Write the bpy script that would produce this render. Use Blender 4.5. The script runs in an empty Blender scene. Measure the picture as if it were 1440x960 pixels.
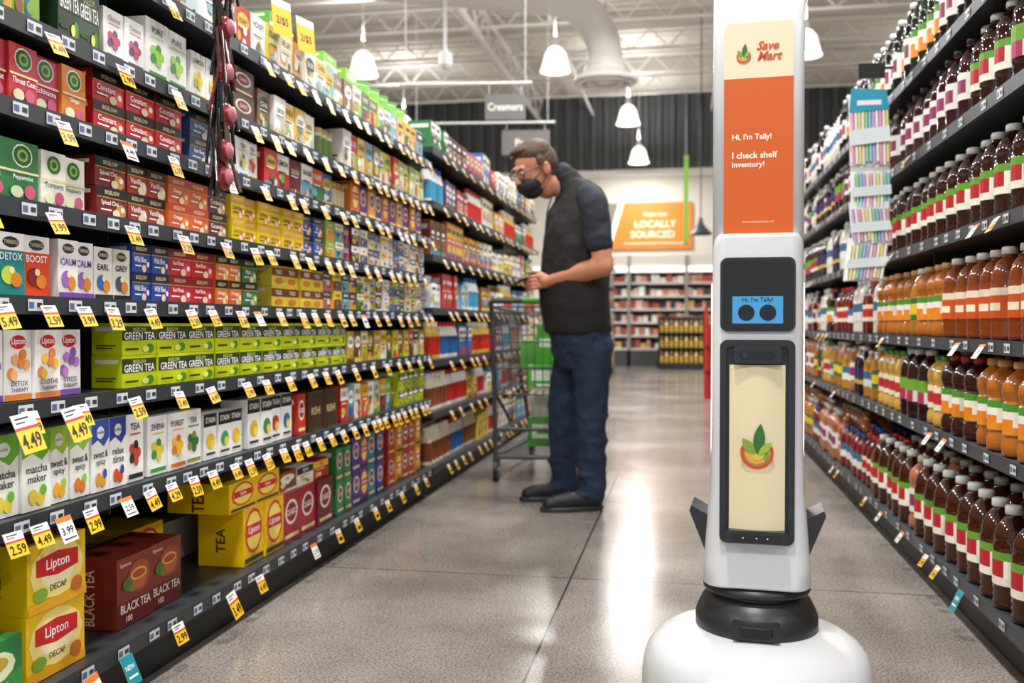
import bpy, bmesh, math, random
import numpy as np
from mathutils import Vector, Matrix
R = random.Random(11)
sc = bpy.context.scene
def srgb(h):
    if not isinstance(h, str): return h
    h = h.lstrip('#'); c = [int(h[i:i+2], 16)/255 for i in (0, 2, 4)]
    return tuple(x/12.92 if x <= .04045 else ((x+.055)/1.055)**2.4 for x in c)
# ------------------------------------------------------------- materials
def newmat(name):
    m = bpy.data.materials.new(name); m.use_nodes = True
    nt = m.node_tree; return m, nt, nt.nodes['Principled BSDF']
def M_plain(name, col, rough=.5, metal=0, var=.06, scale=30, coat=0, emis=None, es=0, bump=0):
    m, nt, p = newmat(name); col = srgb(col)
    n = nt.nodes.new('ShaderNodeTexNoise'); n.inputs['Scale'].default_value = scale
    tc = nt.nodes.new('ShaderNodeTexCoord'); nt.links.new(tc.outputs['Object'], n.inputs['Vector'])
    mx = nt.nodes.new('ShaderNodeMix'); mx.data_type = 'RGBA'
    mx.inputs[6].default_value = (*[c*(1-var) for c in col], 1)
    mx.inputs[7].default_value = (*[min(1, c*(1+var)) for c in col], 1)
    nt.links.new(n.outputs['Fac'], mx.inputs[0]); nt.links.new(mx.outputs[2], p.inputs['Base Color'])
    p.inputs['Roughness'].default_value = rough; p.inputs['Metallic'].default_value = metal
    p.inputs['Coat Weight'].default_value = coat
    if emis: p.inputs['Emission Color'].default_value = (*srgb(emis), 1); p.inputs['Emission Strength'].default_value = es
    if bump:
        b = nt.nodes.new('ShaderNodeBump'); b.inputs['Strength'].default_value = bump; b.inputs['Distance'].default_value = .01
        nt.links.new(n.outputs['Fac'], b.inputs['Height']); nt.links.new(b.outputs[0], p.inputs['Normal'])
    return m
def M_attr(name, rough=.4, trans=0, coat=0, es=0, spec=.5):
    m, nt, p = newmat(name)
    a = nt.nodes.new('ShaderNodeAttribute'); a.attribute_name = 'Col'
    nt.links.new(a.outputs['Color'], p.inputs['Base Color'])
    n = nt.nodes.new('ShaderNodeTexNoise'); n.inputs['Scale'].default_value = 12
    r = nt.nodes.new('ShaderNodeMapRange'); r.inputs['To Min'].default_value = rough*.8; r.inputs['To Max'].default_value = rough*1.2
    nt.links.new(n.outputs['Fac'], r.inputs['Value']); nt.links.new(r.outputs[0], p.inputs['Roughness'])
    p.inputs['Transmission Weight'].default_value = trans; p.inputs['Coat Weight'].default_value = coat
    p.inputs['Specular IOR Level'].default_value = spec
    if es: nt.links.new(a.outputs['Color'], p.inputs['Emission Color']); p.inputs['Emission Strength'].default_value = es
    return m
PRINT = M_attr('printed_card', .38); PLAST = M_attr('bottle_plastic', .07, coat=.3, spec=.5); CAP = M_attr('cap_plastic', .35)
METAL = M_attr('painted_metal', .45)
SHELF = M_plain('shelf_charcoal_metal', '2d3237', .4); BLACK = M_plain('fixture_black', '0d0e10', .55)
# ------------------------------------------------------------- builder
class B:
    def __init__(s): s.v=[]; s.l=[]; s.t=[]; s.c=[]; s.m=[]; s.s=[]; s.M=None
    def raw(s, verts, faces, col, mat=0, smooth=False):
        b = len(s.v)
        if s.M is not None: verts = [tuple(s.M @ Vector(v)) for v in verts]
        s.v.extend([tuple(v) for v in verts]); col = srgb(col)
        for f in faces:
            s.l.extend([b+i for i in f]); s.t.append(len(f)); s.c.append(col); s.m.append(mat); s.s.append(smooth)
    def face(s, pts, col, mat=0): s.raw(pts, [tuple(range(len(pts)))], col, mat)
    def box(s, x0, x1, y0, y1, z0, z1, col, mat=0):
        v = [(x0,y0,z0),(x1,y0,z0),(x1,y1,z0),(x0,y1,z0),(x0,y0,z1),(x1,y0,z1),(x1,y1,z1),(x0,y1,z1)]
        s.raw(v, [(3,2,1,0),(4,5,6,7),(0,1,5,4),(1,2,6,5),(2,3,7,6),(3,0,4,7)], col, mat)
    def loft(s, rings, col, mat=0, smooth=True, caps=True, closed=True):
        n = len(rings[0]); v = [p for r in rings for p in r]; f = []
        for i in range(len(rings)-1):
            for j in range(n if closed else n-1):
                k = (j+1) % n; f.append((i*n+j, i*n+k, (i+1)*n+k, (i+1)*n+j))
        s.raw(v, f, col, mat, smooth)
        if caps:
            s.raw(rings[0], [tuple(range(n))[::-1]], col, mat); s.raw(rings[-1], [tuple(range(n))], col, mat)
    def cyl(s, p0, p1, r0, r1=None, n=12, col='ffffff', mat=0, smooth=True):
        r1 = r0 if r1 is None else r1
        p0 = Vector(p0); p1 = Vector(p1); d = (p1-p0).normalized()
        a = d.orthogonal().normalized(); c = d.cross(a)
        ring = lambda p, r: [tuple(p+(a*math.cos(t*2*math.pi/n)+c*math.sin(t*2*math.pi/n))*r) for t in range(n)]
        s.loft([ring(p0, r0), ring(p1, r1)], col, mat, smooth)
    def lathe(s, c, prof, n=24, col='ffffff', mat=0):
        c = Vector(c)
        for i in range(len(prof)-1):
            (r0, z0), (r1, z1) = prof[i], prof[i+1]
            k = col[i] if isinstance(col, list) else col; mm = mat[i] if isinstance(mat, list) else mat
            ring = lambda r, z: [(c.x+r*math.cos(t*2*math.pi/n), c.y+r*math.sin(t*2*math.pi/n), c.z+z) for t in range(n)]
            s.loft([ring(max(r0, 1e-5), z0), ring(max(r1, 1e-5), z1)], k, mm, True, False)
    def ell(s, c, r, col, mat=0, n=16, m=10):
        rings = []
        for i in range(m+1):
            a = math.pi*i/m-math.pi/2; q = max(math.cos(a), 1e-3)
            rings.append([(c[0]+r[0]*q*math.cos(t*2*math.pi/n), c[1]+r[1]*q*math.sin(t*2*math.pi/n), c[2]+r[2]*math.sin(a)) for t in range(n)])
        s.loft(rings, col, mat, True, True)
    def stamp(s, T, off):
        b = len(s.v); s.v.extend(map(tuple, (T[0]+np.array(off)).tolist())); s.l.extend((T[1]+b).tolist())
        s.t.extend(T[2]); s.c.extend(T[3]); s.m.extend(T[4]); s.s.extend(T[5])
    def template(s): return (np.array(s.v), np.array(s.l), s.t, s.c, s.m, s.s)
    def build(s, name, mats, parent=None, merge=False, bevel=0):
        me = bpy.data.meshes.new(name)
        me.vertices.add(len(s.v)); me.vertices.foreach_set('co', np.array(s.v, dtype=np.float32).ravel())
        me.loops.add(len(s.l)); me.loops.foreach_set('vertex_index', np.array(s.l, dtype=np.int32))
        tt = np.array(s.t, dtype=np.int32); me.polygons.add(len(tt))
        me.polygons.foreach_set('loop_start', np.concatenate([[0], np.cumsum(tt)[:-1]]).astype(np.int32))
        me.polygons.foreach_set('material_index', np.array(s.m, dtype=np.int32))
        me.polygons.foreach_set('use_smooth', np.array(s.s, dtype=bool))
        me.update(calc_edges=True)
        ca = me.color_attributes.new('Col', 'FLOAT_COLOR', 'CORNER')
        cc = np.ones((len(tt), 4), dtype=np.float32); cc[:, :3] = np.array(s.c); ca.data.foreach_set('color', np.repeat(cc, tt, axis=0).ravel())
        me.validate()
        for m in mats: me.materials.append(m)
        o = bpy.data.objects.new(name, me); sc.collection.objects.link(o)
        if merge:
            bm = bmesh.new(); bm.from_mesh(me); bmesh.ops.remove_doubles(bm, verts=bm.verts, dist=1e-5)
            bmesh.ops.recalc_face_normals(bm, faces=bm.faces); bm.to_mesh(me); bm.free()
        if parent: o.parent = parent
        return o
def empty(name, loc=(0,0,0), rz=0):
    e = bpy.data.objects.new(name, None); e.location = loc; e.rotation_euler = (0, 0, rz); e.empty_display_size = .1
    sc.collection.objects.link(e); return e
# ------------------------------------------------------------- text
_g = {}
def glyph(t, bold=.012, shear=0):
    k = (t, bold, shear)
    if k in _g: return _g[k]
    cu = bpy.data.curves.new('g', 'FONT'); cu.body = t; cu.align_x = 'CENTER'; cu.resolution_u = 2; cu.offset = bold; cu.shear = shear
    o = bpy.data.objects.new('g', cu); sc.collection.objects.link(o)
    dg = bpy.context.evaluated_depsgraph_get(); me = bpy.data.meshes.new_from_object(o.evaluated_get(dg))
    v = np.array([(p.co.x, p.co.y) for p in me.vertices]); f = [tuple(p.vertices) for p in me.polygons]
    bpy.data.objects.remove(o); bpy.data.meshes.remove(me); bpy.data.curves.remove(cu)
    lo = v.min(0); hi = v.max(0); v = (v-(lo+hi)/2)/(hi[1]-lo[1]); w = (hi[0]-lo[0])/(hi[1]-lo[1])
    _g[k] = (v, f, w); return _g[k]
def text(b, O, U, V, t, h, col, maxw=None, mat=0, bold=.012, shear=0):
    v, f, w = glyph(t, bold, shear); O = Vector(O); U = Vector(U); V = Vector(V)
    sx = h if not maxw or w*h <= maxw else maxw/w
    b.raw([tuple(O+U*(x*sx)+V*(y*h)) for x, y in v], f, col, mat)
class P:
    """printing on a box face, units = fraction of the face"""
    def __init__(s, b, O, U, V, N, w, h, near=True, mat=0):
        s.b=b; s.O=Vector(O); s.U=Vector(U); s.V=Vector(V); s.N=Vector(N); s.w=w; s.h=h; s.k=0; s.near=near; s.mat=mat
    def pt(s, u, v): return s.O+s.U*(u*s.w)+s.V*(v*s.h)+s.N*(.0003+.00035*s.k)
    def rect(s, a, c, d, e, col): s.k += 1; s.b.face([s.pt(a,c), s.pt(d,c), s.pt(d,e), s.pt(a,e)], col, s.mat)
    def poly(s, pts, col): s.k += 1; s.b.face([s.pt(*p) for p in pts], col, s.mat)
    def ell(s, u, v, ru, rv, col, n=12):
        s.k += 1; s.b.face([s.pt(u+ru*math.cos(t*2*math.pi/n), v+rv*math.sin(t*2*math.pi/n)) for t in range(n)], col, s.mat)
    def txt(s, u, v, h, t, col, mw=.88):
        s.k += 1
        if s.near: text(s.b, s.pt(u, v), s.U, s.V, t, h*s.h, col, mw*s.w, s.mat)
        else: s.rect(u-mw*.4, v-h*.35, u+mw*.4, v+h*.35, col)
# ------------------------------------------------------------- pack designs
def bigelow(c, acc, word, dark='15110f', c2='ffffff'):
    def f(p):
        p.rect(0,.66,1,1,dark); p.txt(.5,.83,.14,'BIGELOW','e6d8a8',.6); p.rect(0,.63,1,.66,'c9a44a')
        p.ell(.78,.24,.17,.24,acc); p.ell(.62,.14,.12,.14,'f2e2c0'); p.ell(.83,.3,.07,.1,'ffffff'); p.txt(.4,.45,.2,word,c2,.66); p.rect(.1,.2,.45,.25,c2)
    return dict(base=c, draw=f)
def greentea(p):
    p.rect(0,.46,1,.90,'2c3d18'); p.txt(.5,.80,.12,'BIGELOW','cfd68a',.55); p.txt(.5,.6,.24,'GREEN TEA','ffffff',.9); p.ell(.8,.2,.12,.15,'4f8f1c'); p.ell(.66,.18,.1,.1,'e7ec6a'); p.rect(.08,.16,.45,.22,'2c3a12')
GT = dict(base='c6d40c', draw=greentea)
def lipton(p):
    p.ell(.5,.55,.46,.42,'ffe98a'); p.ell(.5,.55,.3,.28,'fff6c8'); p.poly([(.14,.52),(.5,.46),(.86,.52),(.86,.76),(.5,.82),(.14,.76)],'d3121c'); p.txt(.5,.63,.2,'Lipton','ffffff',.6)
    p.rect(0,0,1,.14,'e9a911'); p.txt(.5,.3,.09,'DECAF','3a2a10',.4); p.ell(.2,.25,.12,.1,'7fae2a'); p.ell(.82,.22,.1,.12,'c96b12')
LIP = dict(base='f4c804', draw=lipton, side='TEA')
def liplarge(p):
    p.ell(.5,.56,.42,.4,'e23a1a'); p.ell(.5,.56,.36,.34,'fbe36a'); p.rect(.16,.47,.84,.68,'d3121c'); p.txt(.5,.57,.16,'Lipton','ffffff',.6); p.rect(.05,.04,.95,.12,'3b3a12')
LIPL = dict(base='f4c804', draw=liplarge, side='TEA')
def blacktea(p):
    p.rect(0,.0,1,.36,'6a1f16'); p.ell(.62,.66,.33,.24,'a34c20'); p.ell(.60,.64,.25,.17,'c96a24'); p.ell(.60,.70,.24,.09,'f0b060'); p.ell(.60,.70,.19,.06,'b8481a'); p.ell(.28,.6,.14,.1,'4e7a22'); p.ell(.4,.52,.1,.05,'6a8a2a')
    p.txt(.5,.27,.13,'BLACK TEA','f6e8d8',.86); p.txt(.3,.11,.09,'100','f6e8d8',.3); p.txt(.2,.9,.07,'Signature','f0d8b8',.4)
BT = dict(base='86301f', draw=blacktea, side='BLACK TEA')
def gteabox(p):
    p.rect(0,.5,1,1,'1f7a3a'); p.ell(.6,.62,.3,.24,'e6efc4'); p.ell(.6,.66,.2,.12,'c2a33a'); p.txt(.5,.28,.14,'GREEN TEA','ffffff',.85); p.rect(.3,.08,.7,.14,'ffffff')
GB = dict(base='2f8d46', draw=gteabox)
def stress(c, c2, word):
    def f(p):
        p.rect(0,0,1,.09,c); p.ell(.5,.83,.3,.1,'d3121c'); p.txt(.5,.83,.12,'Lipton','ffffff',.5)
        for a in range(6): p.ell(.5+.3*math.cos(a),.5+.16*math.sin(a*1.3),.13,.08,c if a%2 else c2)
        p.txt(.5,.24,.075,word,'3d2a66',.8); p.txt(.5,.15,.06,'THERAPY','3d2a66',.7)
    return dict(base='f4f1ee', draw=f)
def matcha(c, c2, w1, w2):
    def f(p):
        p.poly([(0,1),(1,1),(1,.74),(.7,.62),(.35,.72),(0,.66)], c); p.ell(.5,.82,.22,.09,'f8f8f2'); p.txt(.5,.82,.06,'pukka',c,.4)
        p.txt(.5,.52,.1,w1,'2d4030',.84); p.txt(.5,.4,.1,w2,'2d4030',.84); p.ell(.35,.17,.16,.1,c2); p.ell(.6,.14,.15,.09,c2); p.ell(.7,.24,.12,.07,c)
    return dict(base='f5f5f0', draw=f)
def tradmed(c, word):
    def f(p):
        p.rect(0,.5,1,1,c); p.ell(.5,.76,.32,.2,'e9efd0'); p.ell(.5,.76,.28,.17,'1d5c35'); p.ell(.5,.76,.18,.11,'8fbf3c'); p.ell(.5,.76,.1,.06,'1d5c35')
        p.rect(0,.46,1,.5,'e8d9a6'); p.txt(.5,.38,.1,word,'ffffff' if c!='f2efe2' else '1d5c35',.84); p.ell(.3,.14,.2,.1,'e3e7c0'); p.ell(.7,.16,.18,.12,'d25a7c')
    return dict(base=c, draw=f)
def twin(c, base, word, acc):
    def f(p):
        p.rect(0,.72,1,1,'ffffff' if base==c else base); p.ell(.5,.85,.3,.09,'1c2340'); p.txt(.5,.85,.07,'TWININGS','e8d8a0',.5); p.txt(.5,.62,.12,word,'ffffff' if base==c else c,.8)
        p.ell(.4,.32,.26,.15,acc); p.ell(.66,.25,.2,.12,'e0862c'); p.ell(.5,.4,.1,.06,'f5e7a0'); p.rect(.0,0,1,.09,c)
    return dict(base=base, draw=f)
def stash(c, word='STASH'):
    def f(p):
        p.rect(0,.72,1,1,'16181a'); p.txt(.5,.86,.12,word,'f2efe6',.74); p.ell(.5,.4,.32,.17,c); p.ell(.62,.33,.18,.1,'f3d24a'); p.rect(.15,.1,.85,.15,'333333')
    return dict(base='f4f3ee', draw=f)
def clean(c, c2, base='f6f6f2', word='TEA'):
    def f(p):
        for a in range(5): p.ell(.5+.22*math.cos(a*1.25),.42+.12*math.sin(a*1.25),.13,.08,c if a%2 else c2)
        p.ell(.5,.42,.12,.08,c2); p.txt(.5,.82,.1,word,'3a3a3a',.7); p.rect(.2,.7,.8,.72,c2); p.rect(.1,.05,.9,.12,c)
    return dict(base=base, draw=f)
WORDS = ['CHAI','MINT','LEMON','GINGER','EARL GREY','VANILLA','PEACH','HERBAL','ORGANIC','ZINGER','HONEY','CLASSIC','DARJEELING']
def generic(pal, words=WORDS):
    c = R.choice(pal); c2 = R.choice(pal); c3 = R.choice(['ffffff','f4e9c0','1c1c22',c2,'f2b91c','ffffff']); k = R.random(); w = R.choice(words)
    e = [(R.uniform(.2,.8), R.uniform(.12,.45), R.uniform(.08,.24), R.uniform(.06,.16), R.choice(pal)) for _ in range(3)]
    lum = sum(srgb(c)); tc = '202020' if lum > 1.3 else 'ffffff'
    def f(p):
        if k < .35: p.rect(0,.6,1,.95,c3); p.txt(.5,.78,.16,w,'202020' if sum(srgb(c3))>1.3 else 'ffffff',.76)
        elif k < .7: p.ell(.5,.66,.4,.2,c3); p.txt(.5,.66,.13,w,'202020' if sum(srgb(c3))>1.3 else 'ffffff',.6); p.rect(0,0,1,.14,c2)
        else: p.rect(0,.0,1,.5,c2); p.txt(.5,.76,.15,w,tc,.8)
        for q in e: p.ell(*q)
        p.rect(.12,.5,.7,.53,tc)
    return dict(base=c, draw=f)
def pbox(b, xf, y0, z0, w, h, d, st, near=True):
    b.box(xf-d, xf, y0, y0+w, z0, z0+h, st['base'], 0)
    st['draw'](P(b, (xf, y0, z0), (0,1,0), (0,0,1), (1,0,0), w, h, near))
    q = P(b, (xf-d, y0, z0), (1,0,0), (0,0,1), (0,-1,0), d, h, near)
    if not st.get('side'): q.rect(.12,.75,.88,.88,'f2efe6'); q.rect(.15,.2,.7,.24,'404040'); q.rect(.15,.28,.8,.32,'404040')
    if st.get('side') and near:
        text(b, (xf-d*.5, y0-.002, z0+h*.45), (0,0,1), (-1,0,0), st['side'], d*.2, '3a2a10' if st is not BT else 'f0d8b8', h*.8)
def row(b, z, y0, y1, sts, w, h, stack=1, d=.12, xf=-1.33, gap=.002, jit=.006):
    y = y0; i = 0
    while y+w <= y1+.004:
        st = sts[i % len(sts)]; i += 1
        if callable(st): st = st()
        x = xf+R.uniform(-jit, jit)
        for k in range(stack): pbox(b, x+R.uniform(-.002,.002), y, z+k*(h+.0008), w, h, d, st, y < 4.3)
        y += w+gap
TEAPAL = ['c8261e','d9601c','e0a02c','e2c83c','7ba82a','2d7a3c','2a5298','5a346c','8a4a24','5a2c18','f1ede2','e9e2cc','e6dcc0','a91c2e','c86a7a','5b9cb4','a8b838','6a1c20','f1ede2','d8c898','ece8e0','3a6ab0']
# ------------------------------------------------------------- gondolas
def gondola(name, face, sgn, y0, y1, zs, depth=.46, seams=1.22, top=None):
    g = B(); bk = face-sgn*depth; ztop = top or zs[-1]+.32
    X = lambda a, c: (min(a, c), max(a, c))
    for i, z in enumerate(zs):
        f = face; x0, x1 = X(f-sgn*.004, bk)
        g.box(x0, x1, y0, y1, z-.012, z+.016, '2b2f33', 0)
        x0, x1 = X(f, f-sgn*.006); g.box(x0, x1, y0, y1, z-.020, z+.018, '3a4046', 0)
        if i:
            yy = y0+.05
            while yy < y1-.02:
                g.box(*X(bk, bk+sgn*(depth-.08)), yy-.002, yy+.002, z-.06, z-.012, '2b2f33', 0); yy += seams-.05
    g.box(*X(bk, bk-sgn*.03), y0, y1, 0, ztop, '101113', 1)
    yy = y0
    while yy < y1+.01:
        g.box(*X(bk+sgn*.02, bk-sgn*.02), yy-.015, yy+.015, 0, ztop, '1c1e20', 0); yy += seams
    g.box(*X(face-sgn*.05, face-sgn*.07), y0, y1, 0, zs[0]-.012, '0c0c0d', 1)
    g.box(*X(face-sgn*.07, bk), y0, y0+.01, 0, zs[0], '0c0c0d', 1); g.box(*X(face-sgn*.07, bk), y1-.01, y1, 0, zs[0], '0c0c0d', 1)
    return g.build(name, [SHELF, BLACK])
ZL = [.13, .497, .728, .94, 1.132, 1.327, 1.50, 1.72]
ZM = [.13, .42, .695, .97, 1.25, 1.53, 1.81]
ZR = [.13, .54, .84, 1.17, 1.50, 1.80]
gondola('gondola_shelving', -1.30, 1, .9, 4.84, ZL, top=1.95)
gondola('gondola_shelving', -1.30, 1, 4.86, 8.5, ZM, top=2.05)
gondola('gondola_shelving', .80, -1, 1.3, 12.2, ZR, top=2.1)
gondola('gondola_shelving', -1.30, 1, 12.6, 18.2, [.13,.5,.85,1.2,1.55,1.9], top=2.3)
# ------------------------------------------------------------- tea products
t = B(); S = [z+.018 for z in ZL]
G = lambda: generic(TEAPAL)
row(t, S[0], 1.05, 1.56, [BT], .125, .135, 2, .2, -1.36)
row(t, S[0], 1.52, 1.74, [GB], .2, .13, 1, .14, -1.315)
row(t, S[0], 1.76, 1.97, [LIP], .195, .145, 2, .15, -1.34)
row(t, S[0], 1.99, 2.15, [BT], .155, .16, 1, .14, -1.56); row(t, S[0], 2.13, 2.48, [BT], .155, .172, 1, .15, -1.37)
row(t, S[0], 2.46, 2.66, [LIPL], .165, .17, 1, .16, -1.53)
row(t, S[0], 2.76, 3.1, [LIPL], .145, .18, 1, .15, -1.34); row(t, S[0]+.182, 2.66, 3.06, [LIPL], .18, .09, 1, .2, -1.345)
def redtea(p): p.ell(.5,.6,.36,.26,'f1e6d0'); p.ell(.5,.6,.28,.2,'8a1420'); p.txt(.5,.6,.12,'CLASSIC','ffffff',.5); p.rect(.1,.08,.9,.16,'f4d9a0')
RT = dict(base='a81c2a', draw=redtea)
row(t, S[0], 3.06, 3.55, [RT, RT, dict(base='6e1622', draw=redtea)], .15, .17, 1, .2, -1.35); row(t, S[0]+.171, 3.06, 3.52, [G], .15, .07, 1, .2, -1.36)
row(t, S[0], 3.58, 3.75, [dict(base='3a8a4a', draw=redtea)], .08, .13, 2, .16, -1.35)
row(t, S[0], 3.76, 4.25, [dict(base='4a2c8c', draw=redtea), dict(base='5a3aa0', draw=liplarge), dict(base='2a8a90', draw=redtea)], .1, .14, 2, .16, -1.35)
row(t, S[0], 4.26, 4.8, [dict(base='c03a1c', draw=redtea), dict(base='e0a01c', draw=liplarge), dict(base='a82c3a', draw=redtea)], .1, .14, 2, .16, -1.35)
# S1
row(t, S[1], 1.1, 1.64, [matcha('8a4a9c','e3c0e8','night','time'), matcha('5aa02c','e8c93a','matcha','maker')], .105, .165, 1, .1)
row(t, S[1], 1.645, 1.83, [matcha('6db52e','e3cf4a','matcha','maker')], .088, .165, 1, .1)
row(t, S[1], 1.83, 1.97, [matcha('a5cf3a','f0b02c','sweet &','spicy'), matcha('8fce4a','e8802c','sweet &','spicy')], .066, .165, 1, .1)
row(t, S[1], 1.97, 2.11, [matcha('3a58b8','e8a23a','sweet &','spicy'), matcha('3048a0','d8502c','relax','time')], .066, .165, 1, .1)
row(t, S[1], 2.11, 2.19, [clean('2a2a2a','c04a2c')], .075, .165, 1, .1)
row(t, S[1], 2.21, 2.5, [clean('3f9a3a','e8d04a',word='ZHENA'), clean('e27a2c','f1c22c',word='PUREST'), clean('8a9a3a','3a7a3a')], .09, .15, 1, .1)
row(t, S[1], 2.5, 2.75, [stash('f1c020'), stash('3aa05a')], .075, .13, 1, .09)
row(t, S[1], 2.76, 3.12, [stash('d8b020'), stash('3a8a4a'), stash('c03a2c'), stash('3a6ab0')], .085, .15, 1, .09)
row(t, S[1], 3.14, 3.22, [dict(base='c23420', draw=redtea)], .07, .14)
row(t, S[1], 3.25, 3.55, [dict(base='5a3a22', draw=lambda p:(p.rect(.05,.05,.95,.95,'3f2716'), p.txt(.5,.5,.2,'RISHI','d8c090')))], .14, .14, 1, .2)
row(t, S[1], 3.57, 4.3, [G], .08, .14, 1); row(t, S[1], 4.32, 4.8, [dict(base='c2cc1c', draw=greentea), dict(base='9ab82c', draw=greentea)], .09, .08, 2)
# S2
row(t, S[2], 1.2, 1.985, [stress('8a5ab8','c07ad0','STRESS'), stress('8a5ab8','6a4aa8','STRESS'), stress('e8883a','f0b070','DETOX'), stress('ec8a50','f2c03a','SOOTHE')], .08, .142, 1, .1)
row(t, S[2], 2.09, 3.62, [GT], .15, .078, 2, .08, -1.325, .003, .002)
LIMEP = ['a8b820','7ba82a','c9a43a','5a3c20','e2571b','8a4a24','d8c84a','ece6d0','3b5c2a','ece6d0']
row(t, S[2], 3.64, 4.8, [lambda: generic(LIMEP)], .085, .125, 1)
# S3
row(t, S[3], 1.2, 1.50, [twin('3b2a6a','3b2a6a','SLEEP','8a5ac8')], .072, .125)
row(t, S[3], 1.50, 1.845, [twin('e8641c','e8641c','IMMUNE','c93a1c'), twin('e8641c','e8641c','IMMUNE','c93a1c'), twin('1c8a8c','1c8a8c','DETOX','c8d84a'), twin('e2491c','e2491c','BOOST','8c1c1c')], .082, .125)
row(t, S[3], 1.85, 1.99, [twin('7a4ab0','f1eef0','CALM','9a6ac0')], .068, .125)
row(t, S[3], 1.99, 2.14, [twin('2a2a2a','eeece4','EARL','3a6ab0'), twin('1a1a1a','e9e6dc','GREY','444a6a')], .07, .12)
row(t, S[3], 2.145, 2.31, [bigelow('2a50a8','5a2c8c','Wild Blue','1a2340')], .08, .07, 2)
row(t, S[3], 2.31, 2.56, [bigelow('c8242e','e83a5a','Red Rasp','8c1420')], .12, .07, 2)
row(t, S[3], 2.56, 2.72, [bigelow('e8782c','f2b03a','Orange')], .078, .07, 2)
row(t, S[3], 2.73, 2.84, [bigelow('2d7a4a','8fc03c','Mint')], .1, .07, 2)
row(t, S[3], 2.95, 3.4, [dict(base='e6cf3c', draw=lambda p:(p.rect(0,.5,1,.9,'7a3c1c'), p.txt(.5,.7,.2,'TAZO','ffffff'), p.ell(.5,.25,.3,.15,'d8802c')))], .11, .068, 2, .2)
row(t, S[3], 3.4, 4.8, [G], .085, .07, 2)
# S4
row(t, S[4], 1.2, 1.60, [tradmed('3b8c4a','PEPPERMINT')], .08, .12)
row(t, S[4], 1.60, 1.80, [tradmed('2f7a40','Peppermint')], .095, .12); row(t, S[4], 1.80, 1.97, [tradmed('f2efe2','Turmeric'), tradmed('f2efe2','Raspberry')], .08, .115)
row(t, S[4], 1.99, 2.15, [bigelow('7e1c1c','d8a03a','Spiced Chai')], .12, .068, 2); row(t, S[4], 2.12, 2.3, [bigelow('a83a20','f0e0c0','Vanilla')], .085, .068, 2)
row(t, S[4], 2.3, 2.52, [bigelow('e0682c','f08a2c','Orange','c03a1c')], .105, .068, 2); row(t, S[4], 2.52, 2.64, [bigelow('6a3420','d8a868','Caramel')], .11, .068, 2)
row(t, S[4], 2.65, 3.2, [bigelow('f0cf1c','f08a2c','Lemon','d8a414','5a3c10')], .09, .068, 2)
row(t, S[4], 3.2, 3.4, [bigelow('2a50a8','f08a2c','Lift','1a2340')], .09, .068, 2); row(t, S[4], 3.42, 4.8, [G], .09, .07, 2)
# S5
row(t, S[5], 1.2, 1.62, [tradmed('d8a01c','Lemon')], .08, .12)
row(t, S[5], 1.62, 1.98, [tradmed('b8283a','Throat Coat'), tradmed('c8323a','Throat Coat'), tradmed('c22a5a','Echinacea'), tradmed('e0842c','Ginger')], .083, .118)
row(t, S[5], 1.99, 2.42, [bigelow('c01c24','e8502c','Constant','1a0f0f')], .125, .07, 2); row(t, S[5], 2.42, 2.55, [bigelow('3a5a8c','c0c8e0','Earl Grey','1a2340')], .12, .068, 2)
row(t, S[5], 2.56, 2.86, [clean('e0a02c','c03a2c'), clean('6a9a3a','e8d04a'), clean('3a7ab0','e8d04a')], .07, .12, 1)
row(t, S[5], 2.88, 3.5, [G], .1, .12, 1); row(t, S[5], 3.7, 4.8, [dict(base='e07a1c', draw=liplarge), dict(base='6a2c8c', draw=redtea), dict(base='e8a01c', draw=redtea), dict(base='4a2c8c', draw=redtea)], .1, .135, 1)
def canister(x, y, z, r, h, body, lab, lid):
    t.lathe((x, y, z), [(0,0),(r,0),(r,h*.2),(r*1.01,h*.2),(r*1.01,h*.75),(r,h*.75),(r*.98,h*.86),(r*1.04,h*.86),(r*1.04,h),(0,h)], 16, [body,body,lab,lab,lab,body,lid,lid,lid], 0)
for i in range(4): canister(-1.37, 3.53+i*.045, S[5], .021, .11, 'b08030', 'd8c8a0', 'c8a030')
# S6
row(t, S[6], 1.2, 1.85, [G], .085, .13); row(t, S[6], 1.86, 2.02, [dict(base='223a22', draw=greentea), dict(base='2a4a2c', draw=greentea)], .075, .135)
row(t, S[6], 2.03, 2.2, [clean('6a3a7a','c04a6a',word='Choice')], .08, .12); row(t, S[6], 2.2, 2.42, [clean('3a9a3a','9ad04a',word='PURE')], .1, .15)
row(t, S[6], 2.43, 2.6, [clean('e8c02c','f0e04a',word='LEMON')], .08, .13); row(t, S[6], 2.68, 2.84, [dict(base='4a3020', draw=redtea)], .15, .08, 2)
PALE = ['f1ede2','e9e2cc','d8d04a','f1ede2','aac85a','e8c05b','ece8d8','8a6c50','8bb8c8','f6f4ee']
row(t, S[6], 2.86, 3.4, [lambda: generic(PALE)], .09, .13); row(t, S[6], 3.6, 4.8, [lambda: generic(PALE+['c8261e','d9601c'])], .09, .15)
for i in range(3): canister(-1.38, 3.44+i*.055, S[6], .025, .12, 'e8dcc0', '6a8a3a', 'c8b060')
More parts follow.
